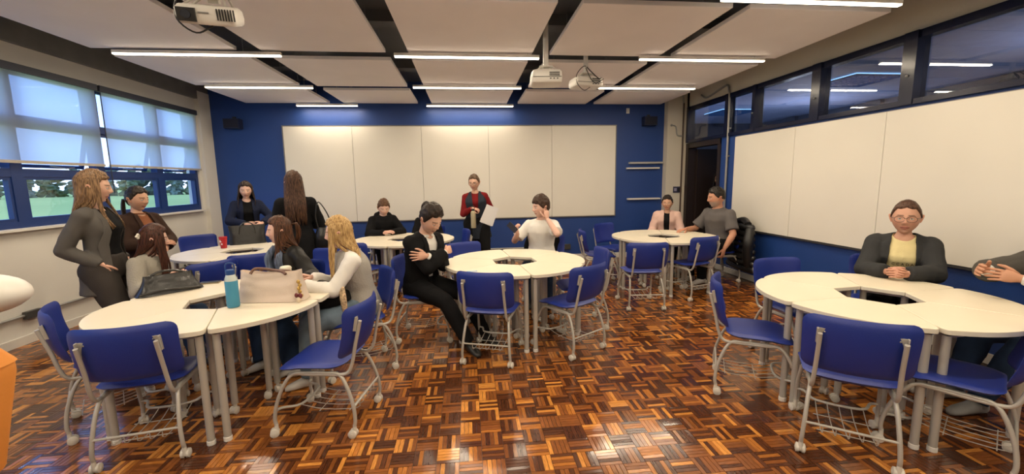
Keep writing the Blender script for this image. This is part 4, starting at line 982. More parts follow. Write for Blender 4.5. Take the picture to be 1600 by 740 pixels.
def lapels(r, add, fem, hb, top_w, bot_w, wid_=0.05, collar=True):
    m = MB()
    for sx in (-1, 1):
        inn = []; out = []
        for q in range(9):
            t = q/8; h = 1.0 + (hb-1.0)*t
            w_ = bot_w+(top_w-bot_w)*(1-t); lw = wid_*(0.55+1.1*t if t < 0.45 else (1.05-(t-0.45)/0.55))*r.s
            def sf(x, off):
                a, b_, yy = torso_prof(r, h, add+off, fem); return r.T(sx*x, yy+b_*math.sqrt(max(0.02, 1-(x/a)**2)), h)
            inn.append((sf(w_*0.97, 0.004), sf(w_*0.97, 0.010))); out.append((sf(w_+lw, 0.006), sf(w_+lw, 0.013)))
        vs = []; fs = []
        for (a, b_), (c, d) in zip(inn, out): vs += [a, b_, d, c]
        for q in range(8):
            for e in range(4): fs.append((q*4+e, q*4+(e+1)%4, (q+1)*4+(e+1)%4, (q+1)*4+e))
        fs += [(0,3,2,1), (32,33,34,35)]
        m.add(vs, fs)
    if collar:
        pts = []
        for q in range(13):
            a = rad(-215+250*q/12) - rad(0); pts.append(r.T(math.cos(a)*0.083*r.s, -0.008+math.sin(a)*0.075*r.s, 1.005 if math.sin(a) < 0 else 0.985))
        m.tube(pts, 0.016*r.s, 8)
    return m
def collar_mb(r, rx=0.066, ry=0.062, h=1.03, th=0.010, tall=0.03, gap=0.0):
    m = MB(); vs = []; n = 24; fs = []
    for q in range(n+1):
        a = rad(90+gap) + (2*PI-2*rad(gap))*q/n
        for rr, hh in ((1,-tall),(1.0,0),(1.16,-0.01),(1.22,-tall)): vs.append(r.T(math.cos(a)*rx*r.s*rr, -0.006+math.sin(a)*ry*r.s*rr, h+hh))
    for q in range(n):
        for e in range(3): fs.append((q*4+e, (q+1)*4+e, (q+1)*4+e+1, q*4+e+1))
    m.add(vs, fs); return m
def person(label, loc, face, rig, skin=(0.56,0.33,0.23), fem=True, hair=((0.03,0.015,0.008), None), hairname='brown', cap={}, locks=None, tail=None, head={}, hands=None, clothes=(), voxel=0.015, bodyarms=2.0, barelegs=False, group=None, cat='person'):
    o = thing('person', label, cat, loc, rad(face-90), group)
    rig.sleeve = 2.0
    mb = shape(rig, 0.0, True, fem, arms='RL', legs=True, neck=True)
    me = remesh(mb, voxel, 3)
    nv = len(me.vertices); cols = [skin]*nv
    hm, hc_ = head_mesh(rig, skin, fem, hair[0], **head)
    base = MB(); co = np.empty(nv*3); me.vertices.foreach_get('co', co); base.v = [tuple(x) for x in co.reshape(-1,3)]; base.f = [tuple(p.vertices) for p in me.polygons]; base.mi = [0]*len(base.f)
    bpy.data.meshes.remove(me)
    base.add(hm.v, hm.f); cols = cols+hc_
    for k, sx in (('R',1),('L',-1)):
        hd = (hands or {}).get(k)
        if hd == 'none': continue
        W = rig.wr[k]; fd = (W-rig.el[k]).normalized()
        if hd is None: hd = {}
        d = norm(hd.get('d', fd)); n = V3(hd.get('n', (-sx*0.8, 0.2, -0.4))); side = hd.get('side')
        n_ = (n-d*n.dot(d)).normalized(); t = d.cross(n_)
        tp = V3(hd.get('t', (0, 0.3, 1)))     # where the thumb points
        side = 1 if t.dot(tp) > 0 else -1
        h = hand_mb(W + V3(hd.get('o', (0,0,0))), d, n_, side, rig.s*hd.get('s', 1.0), curl=hd.get('curl', (0.3,0.45,0.3)), spread=hd.get('spread', 0.0), thumb=hd.get('thumb', (0.75,0.55,0.25)), curls=hd.get('curls'))
        base.add(h.v, h.f); cols += [lerp3(skin, (skin[0],skin[1]*0.75,skin[2]*0.7), 0.25)]*len(h.v)
    bme = base.mesh('body', [SKIN], 180)
    ca = bme.color_attributes.new('Col', 'FLOAT_COLOR', 'POINT'); arr = np.ones((len(cols), 4), dtype=np.float32); arr[:, :3] = np.array(cols); ca.data.foreach_set('color', arr.ravel())
    body = link('body', bme, o)
    hmt = hairmat(hairname, *hair)
    hmb = hair_cap(rig, fem, **cap)
    if locks:
        for lk in (locks if isinstance(locks, list) else [locks]): hair_locks(rig, hmb, **lk)
    if tail: strands_tail(rig, hmb, **tail)
    hmb.obj('hair', hmt, o, 180)
    for cl in clothes:
        nm, mt = cl['name'], cl['mat']; kw = {k: v for k, v in cl.items() if k in ('torso','h0','h1','arms','legs','flare','cuff','skirt')}
        rig.sleeve = cl.get('sleeve', 2.0)
        mb = shape(rig, cl.get('add', 0.012), kw.pop('torso', True), fem, **kw)
        if cl.get('extra'): cl['extra'](mb, rig)
        g_ = remesh(mb, cl.get('voxel', voxel*0.9), cl.get('smooth', 3), cl.get('amp', 0.006), cl.get('freq', 9), seed=len(nm) + len(label), stretch=cl.get('stretch', (1,1,0.7)))
        if cl.get('open'): g_ = open_front(g_, rig, *cl['open'])
        elif cl.get('topopen', cl.get('torso', True)): g_ = open_bottom(g_, rig)
        g_.materials.clear(); g_.materials.append(mt); g = link(nm, g_, o)
        if cl.get('lapel'): lapels(rig, cl.get('add', 0.012)+0.004, fem, *cl['open'][:3], wid_=cl.get('lapel')).obj('lapel', mt, g, 60)
        if cl.get('collar'): collar_mb(rig, **(cl['collar'] if isinstance(cl['collar'], dict) else {})).obj('collar', mt, g, 180)
    return o, body
def w2l(loc, face, p):
    a = -rad(face-90); d = V3(p)-V3(loc); c, s = math.cos(a), math.sin(a); return (d.x*c-d.y*s, d.x*s+d.y*c, d.z)
SK_L = (0.62,0.38,0.28); SK_M = (0.52,0.30,0.20); SK_T = (0.42,0.23,0.15); SK_P = (0.66,0.42,0.33)
BLK = cloth("black", (0.007,0.007,0.008), spec=0.15); NAVYC = cloth('navy', (0.010,0.014,0.035)); CHAR = cloth('charcoal', (0.035,0.036,0.038)); GBLZ = cloth('grey_blazer', (0.085,0.078,0.072), bscale=200)
DTRS = cloth('dark_taupe', (0.045,0.038,0.034)); BRN = cloth('dark_brown', (0.030,0.015,0.010)); RUST = cloth('rust_knit', (0.20,0.075,0.035), bump=0.4); GRYSW = cloth('grey_knit', (0.30,0.28,0.24), bump=0.5, bscale=90)
JEAN_D = cloth('dark_denim', (0.018,0.035,0.075), bscale=300, var=0.25); JEAN_L = cloth('light_denim', (0.16,0.22,0.28), bscale=300, var=0.3); WHT = cloth('white_cotton', (0.72,0.70,0.66)); VEST = cloth('grey_vest_knit', (0.33,0.31,0.28), bump=0.5, bscale=90)
RED = cloth('burgundy_knit', (0.16,0.008,0.010)); DVEST = cloth('dark_slate', (0.022,0.028,0.040)); PINK = cloth('pale_pink', (0.62,0.42,0.36)); GTEE = cloth('grey_tee', (0.11,0.10,0.10)); YTEE = cloth('pale_yellow', (0.72,0.62,0.33)); GJKT = cloth('grey_jacket', (0.075,0.07,0.062))
SHOE_B = mat('shoe_black', (0.015,0.015,0.015), 0.4); SHOE_G = mat('shoe_grey', (0.25,0.25,0.25), 0.7, bump=0.3)
def pants(m, flare=0.0, add=0.016, name='trousers', legs=True, **k): return dict(name=name, mat=m, add=add, legs=legs, flare=flare, h0=-0.16, h1=0.22, topopen=False, **k)
def top(m, name='shirt', add=0.012, sleeve=1.97, arms='RL', h0=-0.05, h1=1.03, **k): return dict(name=name, mat=m, add=add, sleeve=sleeve, arms=arms, h0=h0, h1=h1, **k)
def shoes(o, rig, m, dirs=((0.1,1),(-0.1,1))):
    for k, d in zip('RL', dirs): shoe_mb(rig, k, (d[0], d[1], 0)).obj('shoe', m, o, 180)

# woman in grey blazer, standing by the windows
L1, F1 = (-3.10, 3.84, 0), 8
r = make_rig(s=1.02, seated=False, lean=-2, wid=0.92, head=(22,4,0), hands={'R': (0.150,0.07,0.965), 'L': (-0.16,0.07,0.96)}, poles={'R': (0.25,-1,-0.1), 'L': (-0.2,-1,0)}, feet={'R': (0.10,0.05,0.085), 'L': (-0.10,-0.06,0.085)})
o, _ = person('standing woman in grey blazer with long blonde-brown hair, hands in her pockets', L1, F1, r, SK_L, True, ((0.070,0.038,0.020),(0.29,0.175,0.09)), 'light_brown', cap=dict(th=0.012, top=0.018, part=True, front=0.07), locks=dict(n=130, length=0.30, az0=1.15, az1=5.13, seed=4, wave=0.007, back=0.0, thick=0.010),
  hands={'R': dict(d=(-0.45,0.1,-0.9), n=(-1,0,0), t=(0,1,0), s=0.85), 'L': dict(d=(0.45,0.1,-0.9), n=(1,0,0), t=(0,1,0), s=0.85)},
  clothes=[pants(DTRS, 0.055, 0.022, amp=0.008, freq=7), top(BLK, 'top', 0.010, arms=None, h0=-0.02), top(GBLZ, 'blazer', 0.018, h0=-0.40, skirt=0.08, open=(-0.6, 0.075, 0.125), lapel=0.045, cuff=0.006, amp=0.009, freq=7)])
shoes(o, r, SHOE_B)
m = MB(); m.tube([tuple(r.hc+r.HR@V3((0.084+0.0*math.cos(a),-0.004+0.018*math.cos(a),-0.045+0.018*math.sin(a)))) for a in np.linspace(0, 2*PI, 20)], 0.0018, 6); m.obj('earring', mat('silver', (0.7,0.7,0.7), 0.2, metal=1), o)
# woman in dark brown blazer
r = make_rig(s=0.94, seated=False, head=(10,5,0), hands={'R': (0.02,0.24,1.02), 'L': (-0.05,0.26,0.98)}, poles={'R': (1,-0.3,-0.6), 'L': (-1,-0.3,-0.6)})
o, _ = person('standing woman in dark brown blazer over rust top, dark hair tied back', (-3.40,4.68,0), -18, r, SK_M, True, ((0.012,0.008,0.006), None), 'near_black', cap=dict(th=0.010, top=0.012, part=True, front=0.072, nape=-0.07), tail=dict(root=(0,-0.115,-0.02), length=0.28, n=14),
  clothes=[pants(BRN, 0.04, 0.02), top(RUST, 'top', 0.010, arms=None, collar=dict(tall=0.02)), top(BRN, 'blazer', 0.028, h0=-0.36, skirt=0.10, open=(-0.4, 0.06, 0.075), lapel=0.045, cuff=0.006)])
shoes(o, r, SHOE_B)
# woman in grey sweater seated, hair clip
L3, F3 = (-2.92, 3.97, 0), 5
r = make_rig(s=0.90, seated=True, lean=12, head=(28,4,0), hands={'R': w2l(L3,F3,(-2.58,3.74,0.80)), 'L': w2l(L3,F3,(-2.60,3.98,0.80))}, feet={'R': w2l(L3,F3,(-2.45,3.85,0.085)), 'L': w2l(L3,F3,(-2.42,4.07,0.085))})
o, _ = person('seated woman in grey sweater with long dark auburn hair held by a clip', L3, F3, r, SK_P, True, ((0.022,0.009,0.006),(0.085,0.030,0.018)), 'auburn', cap=dict(th=0.014, top=0.02, front=0.072, rough=0.002), locks=dict(n=120, length=0.38, az0=0.85, az1=5.2, seed=9, wave=0.006, back=0.0, thick=0.011),
  clothes=[pants(JEAN_D, 0.02), top(GRYSW, 'sweater', 0.026, sleeve=1.95, amp=0.010, freq=7, cuff=0.004)])
shoes(o, r, SHOE_B)
m = MB(); p = r.hc + r.HR@V3((0.06,-0.105,0.035))
for q in range(4): m.sphere(p+V3((0.018*math.cos(q*1.57),0,0.014*math.sin(q*1.57))), (0.016,0.009,0.012), 10, 6)
m.obj('hair_clip', mat('clip_pearl', (0.75,0.70,0.62), 0.25), o)
# woman with black bag at the back corner table
L4, F4 = (-3.42, 6.88, 0), -60
r = make_rig(s=0.975, seated=False, lean=6, head=(-6,10,0), hands={'R': w2l(L4,F4,(-3.33,6.60,1.02)), 'L': w2l(L4,F4,(-3.12,6.68,1.02))}, poles={'R': (1,-0.4,-0.4), 'L': (-1,-0.4,-0.4)})
o, _ = person('standing woman in navy coat with wavy dark hair, hands on a black bag', L4, F4, r, SK_P, True, ((0.014,0.009,0.007),(0.05,0.03,0.02)), 'dark_wavy', cap=dict(th=0.010, top=0.012, front=0.074), locks=dict(n=70, length=0.20, az0=1.25, az1=5.03, seed=14, wave=0.022, back=0.03, thick=0.012),
  clothes=[pants(BLK, 0.02), top(BLK, 'top', 0.012, arms=None), top(NAVYC, 'coat', 0.024, h0=-0.5, skirt=0.12, open=(-0.6, 0.06, 0.09), lapel=0.045, cuff=0.008)])
shoes(o, r, SHOE_B)
# woman in black coat, back view
L5, F5 = (-2.07, 5.28, 0), 112
r = make_rig(s=1.025, seated=False, head=(8,4,0), hands={'R': (0.10,0.24,1.10), 'L': (-0.12,0.24,1.05)}, poles={'R': (0.7,-0.5,-0.6), 'L': (-0.4,-0.5,-0.8)})
o, _ = person('standing woman in black coat seen from behind, long brown half-up hair', L5, F5, r, SK_L, True, ((0.020,0.010,0.007),(0.12,0.06,0.035)), 'brown_long', cap=dict(th=0.014, top=0.018), locks=dict(n=110, length=0.42, az0=1.1, az1=5.18, seed=22, wave=0.012, back=0.01, thick=0.012),
  clothes=[pants(BLK, 0.02), top(BLK, 'coat', 0.026, h0=-0.55, skirt=0.10, cuff=0.01, amp=0.008)])
shoes(o, r, SHOE_B)
# brunette in black jacket
L6, F6 = (-1.70, 4.14, 0), 232
r = make_rig(s=0.94, seated=True, lean=8, head=(-26,0,0), hands={'R': w2l(L6,F6,(-1.75,3.80,0.79)), 'L': w2l(L6,F6,(-1.42,3.72,0.79))}, feet={'R': w2l(L6,F6,(-1.78,3.72,0.085)), 'L': w2l(L6,F6,(-1.50,3.62,0.085))})
o, _ = person('seated brunette in black leather jacket turned away in profile, wide jeans', L6, F6, r, SK_P, True, ((0.022,0.010,0.006),(0.13,0.055,0.028)), 'brunette', cap=dict(th=0.014, top=0.018, part=True), locks=dict(n=70, length=0.24, az0=2.0, az1=5.1, seed=31, wave=0.016, back=0.04, thick=0.011), tail=dict(root=(-0.02,-0.11,0.06), length=0.20, n=10, dirv=(0.5,-0.6,-1)),
  clothes=[pants(JEAN_D, 0.075, 0.022), top(DVEST, 'scarf_top', 0.014, arms=None), top(cloth('leather_black', (0.016,0.015,0.014), 0.4, 0.15, 60), 'jacket', 0.028, h0=-0.12, open=(-0.3, 0.06, 0.05), amp=0.012, freq=8, cuff=0.006)])
shoes(o, r, mat('shoe_white', (0.6,0.58,0.55), 0.6))
m = MB()
for sx in (-1,1): m.tube([r.T(sx*0.05,0.05,1.03), r.T(sx*0.085,0.13,0.85), r.T(sx*0.08,0.15,0.6), r.T(sx*0.07,0.15,0.35)], [0.03,0.034,0.034,0.03], 8, 4)
m.obj('striped_scarf', mat('scarf_stripe', (0.10,0.13,0.20), 0.9, bump=0.5, bscale=30, var=0.7, vscale=60, stretch=(1,1,0.05)), o, 180)
# blonde in grey vest
L7, F7 = (-0.95, 3.66, 0), 200
r = make_rig(s=0.98, seated=True, lean=12, head=(-14,4,0), torso=1.0, hands={'R': w2l(L7,F7,(-1.34,3.60,0.82)), 'L': w2l(L7,F7,(-1.33,3.40,0.80))}, poles={'R': (0.6,-0.6,-0.8), 'L': (-0.7,-0.6,-0.7)}, feet={'R': w2l(L7,F7,(-1.35,3.52,0.085)), 'L': w2l(L7,F7,(-1.28,3.30,0.085))})
o, _ = person('seated blonde woman in white shirt and grey knitted vest reaching for the tote bag', L7, F7, r, SK_P, True, ((0.22,0.12,0.045),(0.62,0.42,0.18)), 'blonde', cap=dict(th=0.014, top=0.018, part=True), locks=dict(n=120, length=0.40, az0=1.0, az1=5.28, seed=41, wave=0.006, back=0.015, thick=0.011),
  hands={'R': dict(n=(-0.2,0.3,-1), t=(-1,0.3,0.3), curl=(0.5,0.7,0.4)), 'L': dict(n=(0.2,0.2,-1), t=(1,0.3,0.3), curl=(0.6,0.8,0.5))},
  clothes=[pants(JEAN_L, 0.02, 0.024, amp=0.01, freq=8), top(WHT, 'shirt', 0.020, sleeve=1.93, amp=0.011, freq=8, cuff=0.006, collar=True), top(VEST, 'vest', 0.034, arms=None, h0=-0.06, amp=0.008, freq=8)])
shoes(o, r, mat('shoe_white', (0.6,0.58,0.55), 0.6))
# man in black suit
L9, F9 = (-0.50, 4.32, 0), -42
r = make_rig(s=1.06, seated=True, lean=9, head=(2,26,0), hs=1.06, hands={'R': (-0.10,0.265,0.90), 'L': (0.13,0.235,0.885)}, poles={'R': (1.0,0.0,-0.75), 'L': (-1.0,0.0,-0.75)}, feet={'R': w2l(L9,F9,(-0.03,3.80,0.085)), 'L': w2l(L9,F9,(0.13,4.02,0.085))}, knees={'R': (0.1,1,0.7), 'L': (-0.25,1,0.7)}, wid=1.02)
o, _ = person('seated man in black suit and white shirt looking down with arms crossed', L9, F9, r, SK_L, False, ((0.010,0.007,0.005),(0.035,0.022,0.016)), 'black_short', cap=dict(th=0.010, top=0.030, rough=0.003, nape=-0.055, front=0.068, sideb=-0.012), head=dict(beard=0.12), voxel=0.012,
  hands={'L': dict(d=(0.93,-0.12,0.10), n=(0,-1,-0.1), t=(0,0.1,1), curl=(0.22,0.35,0.25), spread=0.22), 'R': dict(d=(-0.9,-0.25,0.05), n=(0,-1,-0.2), t=(0.3,0.8,0.5), curl=(0.9,1.0,0.6), thumb=(0.3,0.3,0.5))},
  clothes=[pants(BLK, 0.006, 0.016, name='trousers'), top(WHT, 'shirt', 0.010, sleeve=1.99, collar=dict(tall=0.035, gap=12), h0=-0.10, amp=0.004), top(BLK, 'suit_jacket', 0.026, sleeve=1.90, h0=-0.20, skirt=0.04, open=(0.12, 0.075, 0.030), lapel=0.050, cuff=0.005, amp=0.009, freq=8)])
shoes(o, r, SHOE_B, ((0.35,1),(0.2,1)))
# man in black hoodie
L8, F8 = (-1.45, 7.22, 0), -66
def hoodx(mb, r): 
    mb.tube([r.T(math.cos(a)*0.105, -0.035+math.sin(a)*0.085, 1.0+0.05*(math.sin(a)<0)) for a in np.linspace(rad(-200), rad(20), 14)], 0.040, 10); mb.tube([r.T(0.09,0.03,1.0), r.T(0,0.10,0.94), r.T(-0.09,0.03,1.0)], 0.026, 10, 3)
r = make_rig(s=1.0, seated=True, lean=10, head=(-4,20,0), hs=1.05, wid=1.08, hands={'R': (0.06,0.36,0.80), 'L': (-0.06,0.36,0.80)}, poles={'R': (1,-0.2,-0.5), 'L': (-1,-0.2,-0.5)})
o, _ = person('seated young man in black hoodie with tousled brown hair looking down', L8, F8, r, SK_P, False, ((0.045,0.022,0.012),(0.16,0.08,0.04)), 'tousled_brown', cap=dict(th=0.010, top=0.018, rough=0.005, nape=-0.04, front=0.062, sideb=-0.005),
  clothes=[pants(BLK), top(BLK, 'hoodie', 0.028, h0=-0.08, amp=0.011, freq=7, cuff=0.004, extra=hoodx, topopen=False)])
shoes(o, r, SHOE_B)
# dark-haired person hidden behind the suit
r = make_rig(s=0.90, seated=True, lean=6, head=(0,5,0))
o, _ = person('seated dark-haired person in black almost hidden behind the suited man', (-0.70,7.22,0), -88, r, SK_L, True, ((0.012,0.008,0.006), None), 'near_black', cap=dict(th=0.012, top=0.016), locks=dict(n=60, length=0.25, az0=1.1, az1=5.18, seed=51), clothes=[pants(BLK), top(BLK, 'sweater', 0.028)])
shoes(o, r, SHOE_B)
# woman in burgundy and dark vest with flask
L11, F11 = (0.14, 6.95, 0), -92
r = make_rig(s=1.01, seated=False, lean=0, side=2, head=(-16,10,0), hands={'R': (0.06,0.24,1.17), 'L': (-0.17,0.20,1.10)}, poles={'R': (0.6,-0.6,-0.5), 'L': (-0.5,-0.6,-0.7)}, feet={'R': (0.10,0.0,0.085), 'L': (-0.12,0.08,0.085)})
o, _ = person('standing woman in burgundy jumper and long dark vest holding a flask and papers', L11, F11, r, SK_L, True, ((0.045,0.025,0.015),(0.16,0.10,0.06)), 'tied_brown', cap=dict(th=0.008, top=0.008, front=0.075, nape=-0.07), tail=dict(root=(0,-0.115,0.0), length=0.10, n=8),
  hands={'R': dict(d=(-0.8,0.3,-0.2), n=(0,-0.3,-1), t=(0,1,0.2), curl=(0.9,1.0,0.6)), 'L': dict(d=(0.3,0.4,-0.8), n=(0.9,-0.2,0.2), t=(0.2,0.6,0.6), curl=(0.5,0.6,0.4))}, head=dict(smile=0.6),
  clothes=[pants(BLK, 0.07, 0.03, amp=0.008), top(RED, 'jumper', 0.014, sleeve=1.95), top(DVEST, 'vest', 0.030, arms=None, h0=-0.50, skirt=0.10, open=(0.34, 0.06, 0.03), lapel=0.03)])
shoes(o, r, SHOE_B)
def glasses(o, r, col=(0.02,0.02,0.02), s=1.0):
    m = MB(); Mx = r.HR*r.hs
    for sx in (-1,1):
        m.tube([r.hc+Mx@V3((sx*0.033+0.027*math.cos(a)*s, 0.1015-0.004*abs(math.cos(a)), -0.003+0.0205*math.sin(a)*s)) for a in np.linspace(0,2*PI,24)], 0.0018, 6)
        m.tube([r.hc+Mx@V3(p) for p in ((sx*0.061,0.097,0.004),(sx*0.078,0.06,0.006),(sx*0.083,0.0,0.002))], 0.0018, 6)
    m.tube([r.hc+Mx@V3(p) for p in ((-0.007,0.104,0.0),(0,0.106,0.003),(0.007,0.104,0.0))], 0.0018, 6)
    m.obj('glasses', mat('glasses_dark', col, 0.3), o)
glasses(o, r)
# young man in white tee with phone
L12, F12 = (0.98, 5.52, 0), 256
r = make_rig(s=1.05, seated=True, lean=4, head=(-58,2,0), hs=1.04, hands={'R': w2l(L12,F12,(0.62,5.24,0.93)), 'L': (-0.085,0.155,1.10)}, poles={'R': (0.8,-0.3,-1), 'L': (-0.75,0.6,-1)})
o, _ = person('seated young man in white tee holding a phone, one hand at his ear', L12, F12, r, SK_P, False, ((0.020,0.011,0.008),(0.075,0.04,0.025)), 'dark_brown_short', cap=dict(th=0.013, top=0.024, rough=0.004, nape=-0.05, front=0.058, sideb=-0.012, fringe=0.008), voxel=0.012,
  hands={'R': dict(d=(0.15,0.35,0.9), n=(-0.8,0.4,0.1), t=(-0.3,0.9,0), curl=(0.7,0.9,0.5)), 'L': dict(d=(0.12,-0.2,1), n=(0.6,-0.7,0), t=(0.7,0.6,0), curls=[(0.15,0.25,0.2),(0.9,1.1,0.6),(1.0,1.2,0.7),(1.0,1.2,0.7)])},
  clothes=[pants(JEAN_D, 0.0), top(WHT, 'tee', 0.022, sleeve=0.78, cuff=0.014, amp=0.010, freq=7)])
shoes(o, r, SHOE_B)
# woman in pink jacket
L13, F13 = (3.48, 6.98, 0), 242
r = make_rig(s=0.94, seated=True, lean=3, head=(-4,2,0), hs=1.06, wid=1.08)
o, _ = person('seated woman in pale pink jacket with dark hair tied back', L13, F13, r, SK_M, True, ((0.012,0.008,0.007),(0.04,0.025,0.02)), 'near_black', cap=dict(th=0.010, top=0.012, part=True, front=0.07), tail=dict(root=(0,-0.115,-0.02), length=0.14, n=8),
  clothes=[pants(BLK), top(BLK, 'top', 0.012, arms=None), top(PINK, 'jacket', 0.032, h0=-0.12, open=(-0.3, 0.045, 0.05), amp=0.009, cuff=0.005, collar=dict(tall=0.035, gap=30, rx=0.08, ry=0.072))])
shoes(o, r, SHOE_B)
# heavy-set man in grey tee
L14, F14 = (3.88, 6.08, 0), 196
r = make_rig(s=1.10, seated=True, lean=4, head=(-26,4,0), hs=1.08, wid=1.16, hands={'R': w2l(L14,F14,(3.42,6.22,0.80)), 'L': w2l(L14,F14,(3.72,5.66,0.56))}, poles={'R': (0.6,-0.4,-0.8), 'L': (-0.5,-0.9,-0.2)}, hiph=0.56)
o, _ = person('heavy-set seated man in grey tee with short dark hair and grey stubble', L14, F14, r, SK_T if False else (0.50,0.25,0.16), False, ((0.010,0.007,0.006),(0.03,0.025,0.02)), 'cropped_black', cap=dict(th=0.006, top=0.016, rough=0.004, nape=-0.03, front=0.066, sideb=0.0), head=dict(beard=0.55, beardcol=(0.34,0.28,0.25), fat=0.10), voxel=0.013,
  hands={'R': dict(d=(0,1,-0.15), n=(0,-0.1,-1), t=(-1,0.2,0), curl=(0.2,0.3,0.2)), 'L': dict(d=(0,0.3,-1), n=(1,0.2,0), t=(0,1,0), curl=(0.6,0.8,0.5))},
  clothes=[pants(BLK, 0.0, 0.024), top(GTEE, 'tee', 0.026, sleeve=0.80, cuff=0.016, amp=0.010, freq=6)])
shoes(o, r, mat('shoe_white', (0.6,0.58,0.55), 0.6))
# woman in glasses and dark jacket
def neckroll(mb, r):
    mb.tube([r.T(math.cos(a)*0.098*r.s, -0.02+math.sin(a)*0.075, 0.975) for a in np.linspace(rad(-205), rad(25), 14)], 0.026, 10)
L15, F15 = (3.80, 3.24, 0), 222
tg = V3(w2l(L15, F15, (3.43, 2.95, 0.81)))
r = make_rig(s=1.035, seated=True, lean=6, head=(-2,1,0), hs=1.07, wid=1.08, hands={'R': tg+V3((0.062,-0.035,0.0)), 'L': tg+V3((-0.062,-0.035,0.0))}, poles={'R': (0.7,-0.5,-0.6), 'L': (-0.8,-0.4,-0.5)})
cur = [(0.75,0.85,0.45),(0.78,0.9,0.5),(0.82,0.9,0.5),(0.85,0.95,0.5)]
o15, _ = person('seated woman in glasses, dark jacket and pale yellow tee with clasped hands', L15, F15, r, (0.56,0.31,0.22), True, ((0.035,0.018,0.012),(0.12,0.06,0.04)), 'tied_dark_brown', cap=dict(th=0.007, top=0.006, front=0.076, nape=-0.07, rough=0.0012), tail=dict(root=(-0.045,-0.115,0.02), length=0.07, n=7, thick=0.012, spread=0.04), head=dict(smile=0.5, fat=0.09, nu=80, nv=64), voxel=0.010,
  hands={'R': dict(d=(-0.75,0.62,0.10), n=(-0.55,-0.75,-0.25), t=(-0.2,-0.3,1), curls=cur, thumb=(0.45,0.2,0.35), s=0.94), 'L': dict(d=(0.75,0.62,0.10), n=(0.55,-0.75,-0.25), t=(0.2,-0.3,1), curls=cur, thumb=(0.45,0.2,0.35), s=0.94, o=(0,0.004,-0.010))},
  clothes=[pants(BLK, 0.0, 0.024), top(YTEE, 'tee', 0.016, sleeve=0.6, amp=0.006, freq=8, voxel=0.010), top(CHAR, 'jacket', 0.030, h0=-0.12, extra=neckroll, open=(-0.3, 0.080, 0.115), amp=0.012, freq=7, cuff=0.006, voxel=0.010)])
glasses(o15, r, (0.05,0.015,0.015), 1.05); shoes(o15, r, SHOE_B)
def on_chest(r, h, x, off): a, b_, yy = torso_prof(r, h, off, True); return r.T(x, yy+b_*math.sqrt(max(0.02,1-(x/a)**2)), h)
for ch, x in zip('CCADA', (0.052, 0.022, -0.008, -0.038, -0.068)):
    p = on_chest(r, 0.60, x, 0.033); nrm = (r.R@V3((x*2.2, 1, 0.0))).normalized(); up = r.R@V3((0,0,1)); rt = nrm.cross(up)*-1
    Mx = Matrix(((-rt.x*-1, up.x, nrm.x, p.x), (-rt.y*-1, up.y, nrm.y, p.y), (-rt.z*-1, up.z, nrm.z, p.z), (0,0,0,1)))
    rt = up.cross(nrm).normalized(); Mx = Matrix(((rt.x, up.x, nrm.x, p.x), (rt.y, up.y, nrm.y, p.y), (rt.z, up.z, nrm.z, p.z), (0,0,0,1)))
    text_mesh(ch, 0.030, 0.002, BLK, 'lettering', o15, Mx)
# person with fingertips together at the frame edge
L16, F16 = (4.02, 2.28, 0), 172
r = make_rig(s=1.05, seated=True, lean=4, head=(20,0,0), wid=1.1, hands={'R': w2l(L16,F16,(3.56,2.47,0.935)), 'L': w2l(L16,F16,(3.60,2.30,0.91))}, poles={'R': (1,-0.2,-0.5), 'L': (-1,-0.2,-0.5)}, feet={'R': (0.1,0.62,0.085), 'L': (-0.1,0.66,0.085)})
cur = [(0.45,0.45,0.25),(0.40,0.45,0.25),(0.42,0.45,0.25),(0.5,0.45,0.25)]
o, _ = person('seated person in grey-brown jacket with fingertips together, mostly beyond the edge', L16, F16, r, (0.56,0.31,0.20), False, ((0.02,0.015,0.01), None), 'near_black', cap=dict(th=0.008, top=0.02), voxel=0.012,
  hands={'R': dict(d=(-0.38,0.9,0.15), n=(-0.9,-0.2,-0.2), t=(0.1,0.1,1), curls=cur, spread=0.12), 'L': dict(d=(0.38,0.9,0.15), n=(0.9,-0.2,-0.2), t=(-0.1,0.1,1), curls=cur, spread=0.12)},
  clothes=[pants(JEAN_D, 0.0, 0.02), top(WHT, 'shirt', 0.012, sleeve=1.99), top(GJKT, 'jacket', 0.036, h0=-0.15, sleeve=1.80, open=(-0.3,0.05,0.06), amp=0.012, freq=8)])
shoes(o, r, SHOE_G)
# silhouette in the doorway
r = make_rig(s=1.0, seated=False, head=(0,8,0))
o, _ = person('person in black with long black hair standing in the dark doorway', (4.86,7.62,0), 205, r, (0.2,0.12,0.08), True, ((0.006,0.005,0.005), None), 'jet_black', cap=dict(th=0.016, top=0.016), locks=dict(n=60, length=0.3, az0=0.9, az1=5.38, seed=61), clothes=[pants(BLK), top(BLK, 'coat', 0.034, h0=-0.4, skirt=0.1)])
shoes(o, r, SHOE_B)

# ------------------------------------------------------------------ things on the tables
TZ = 0.751
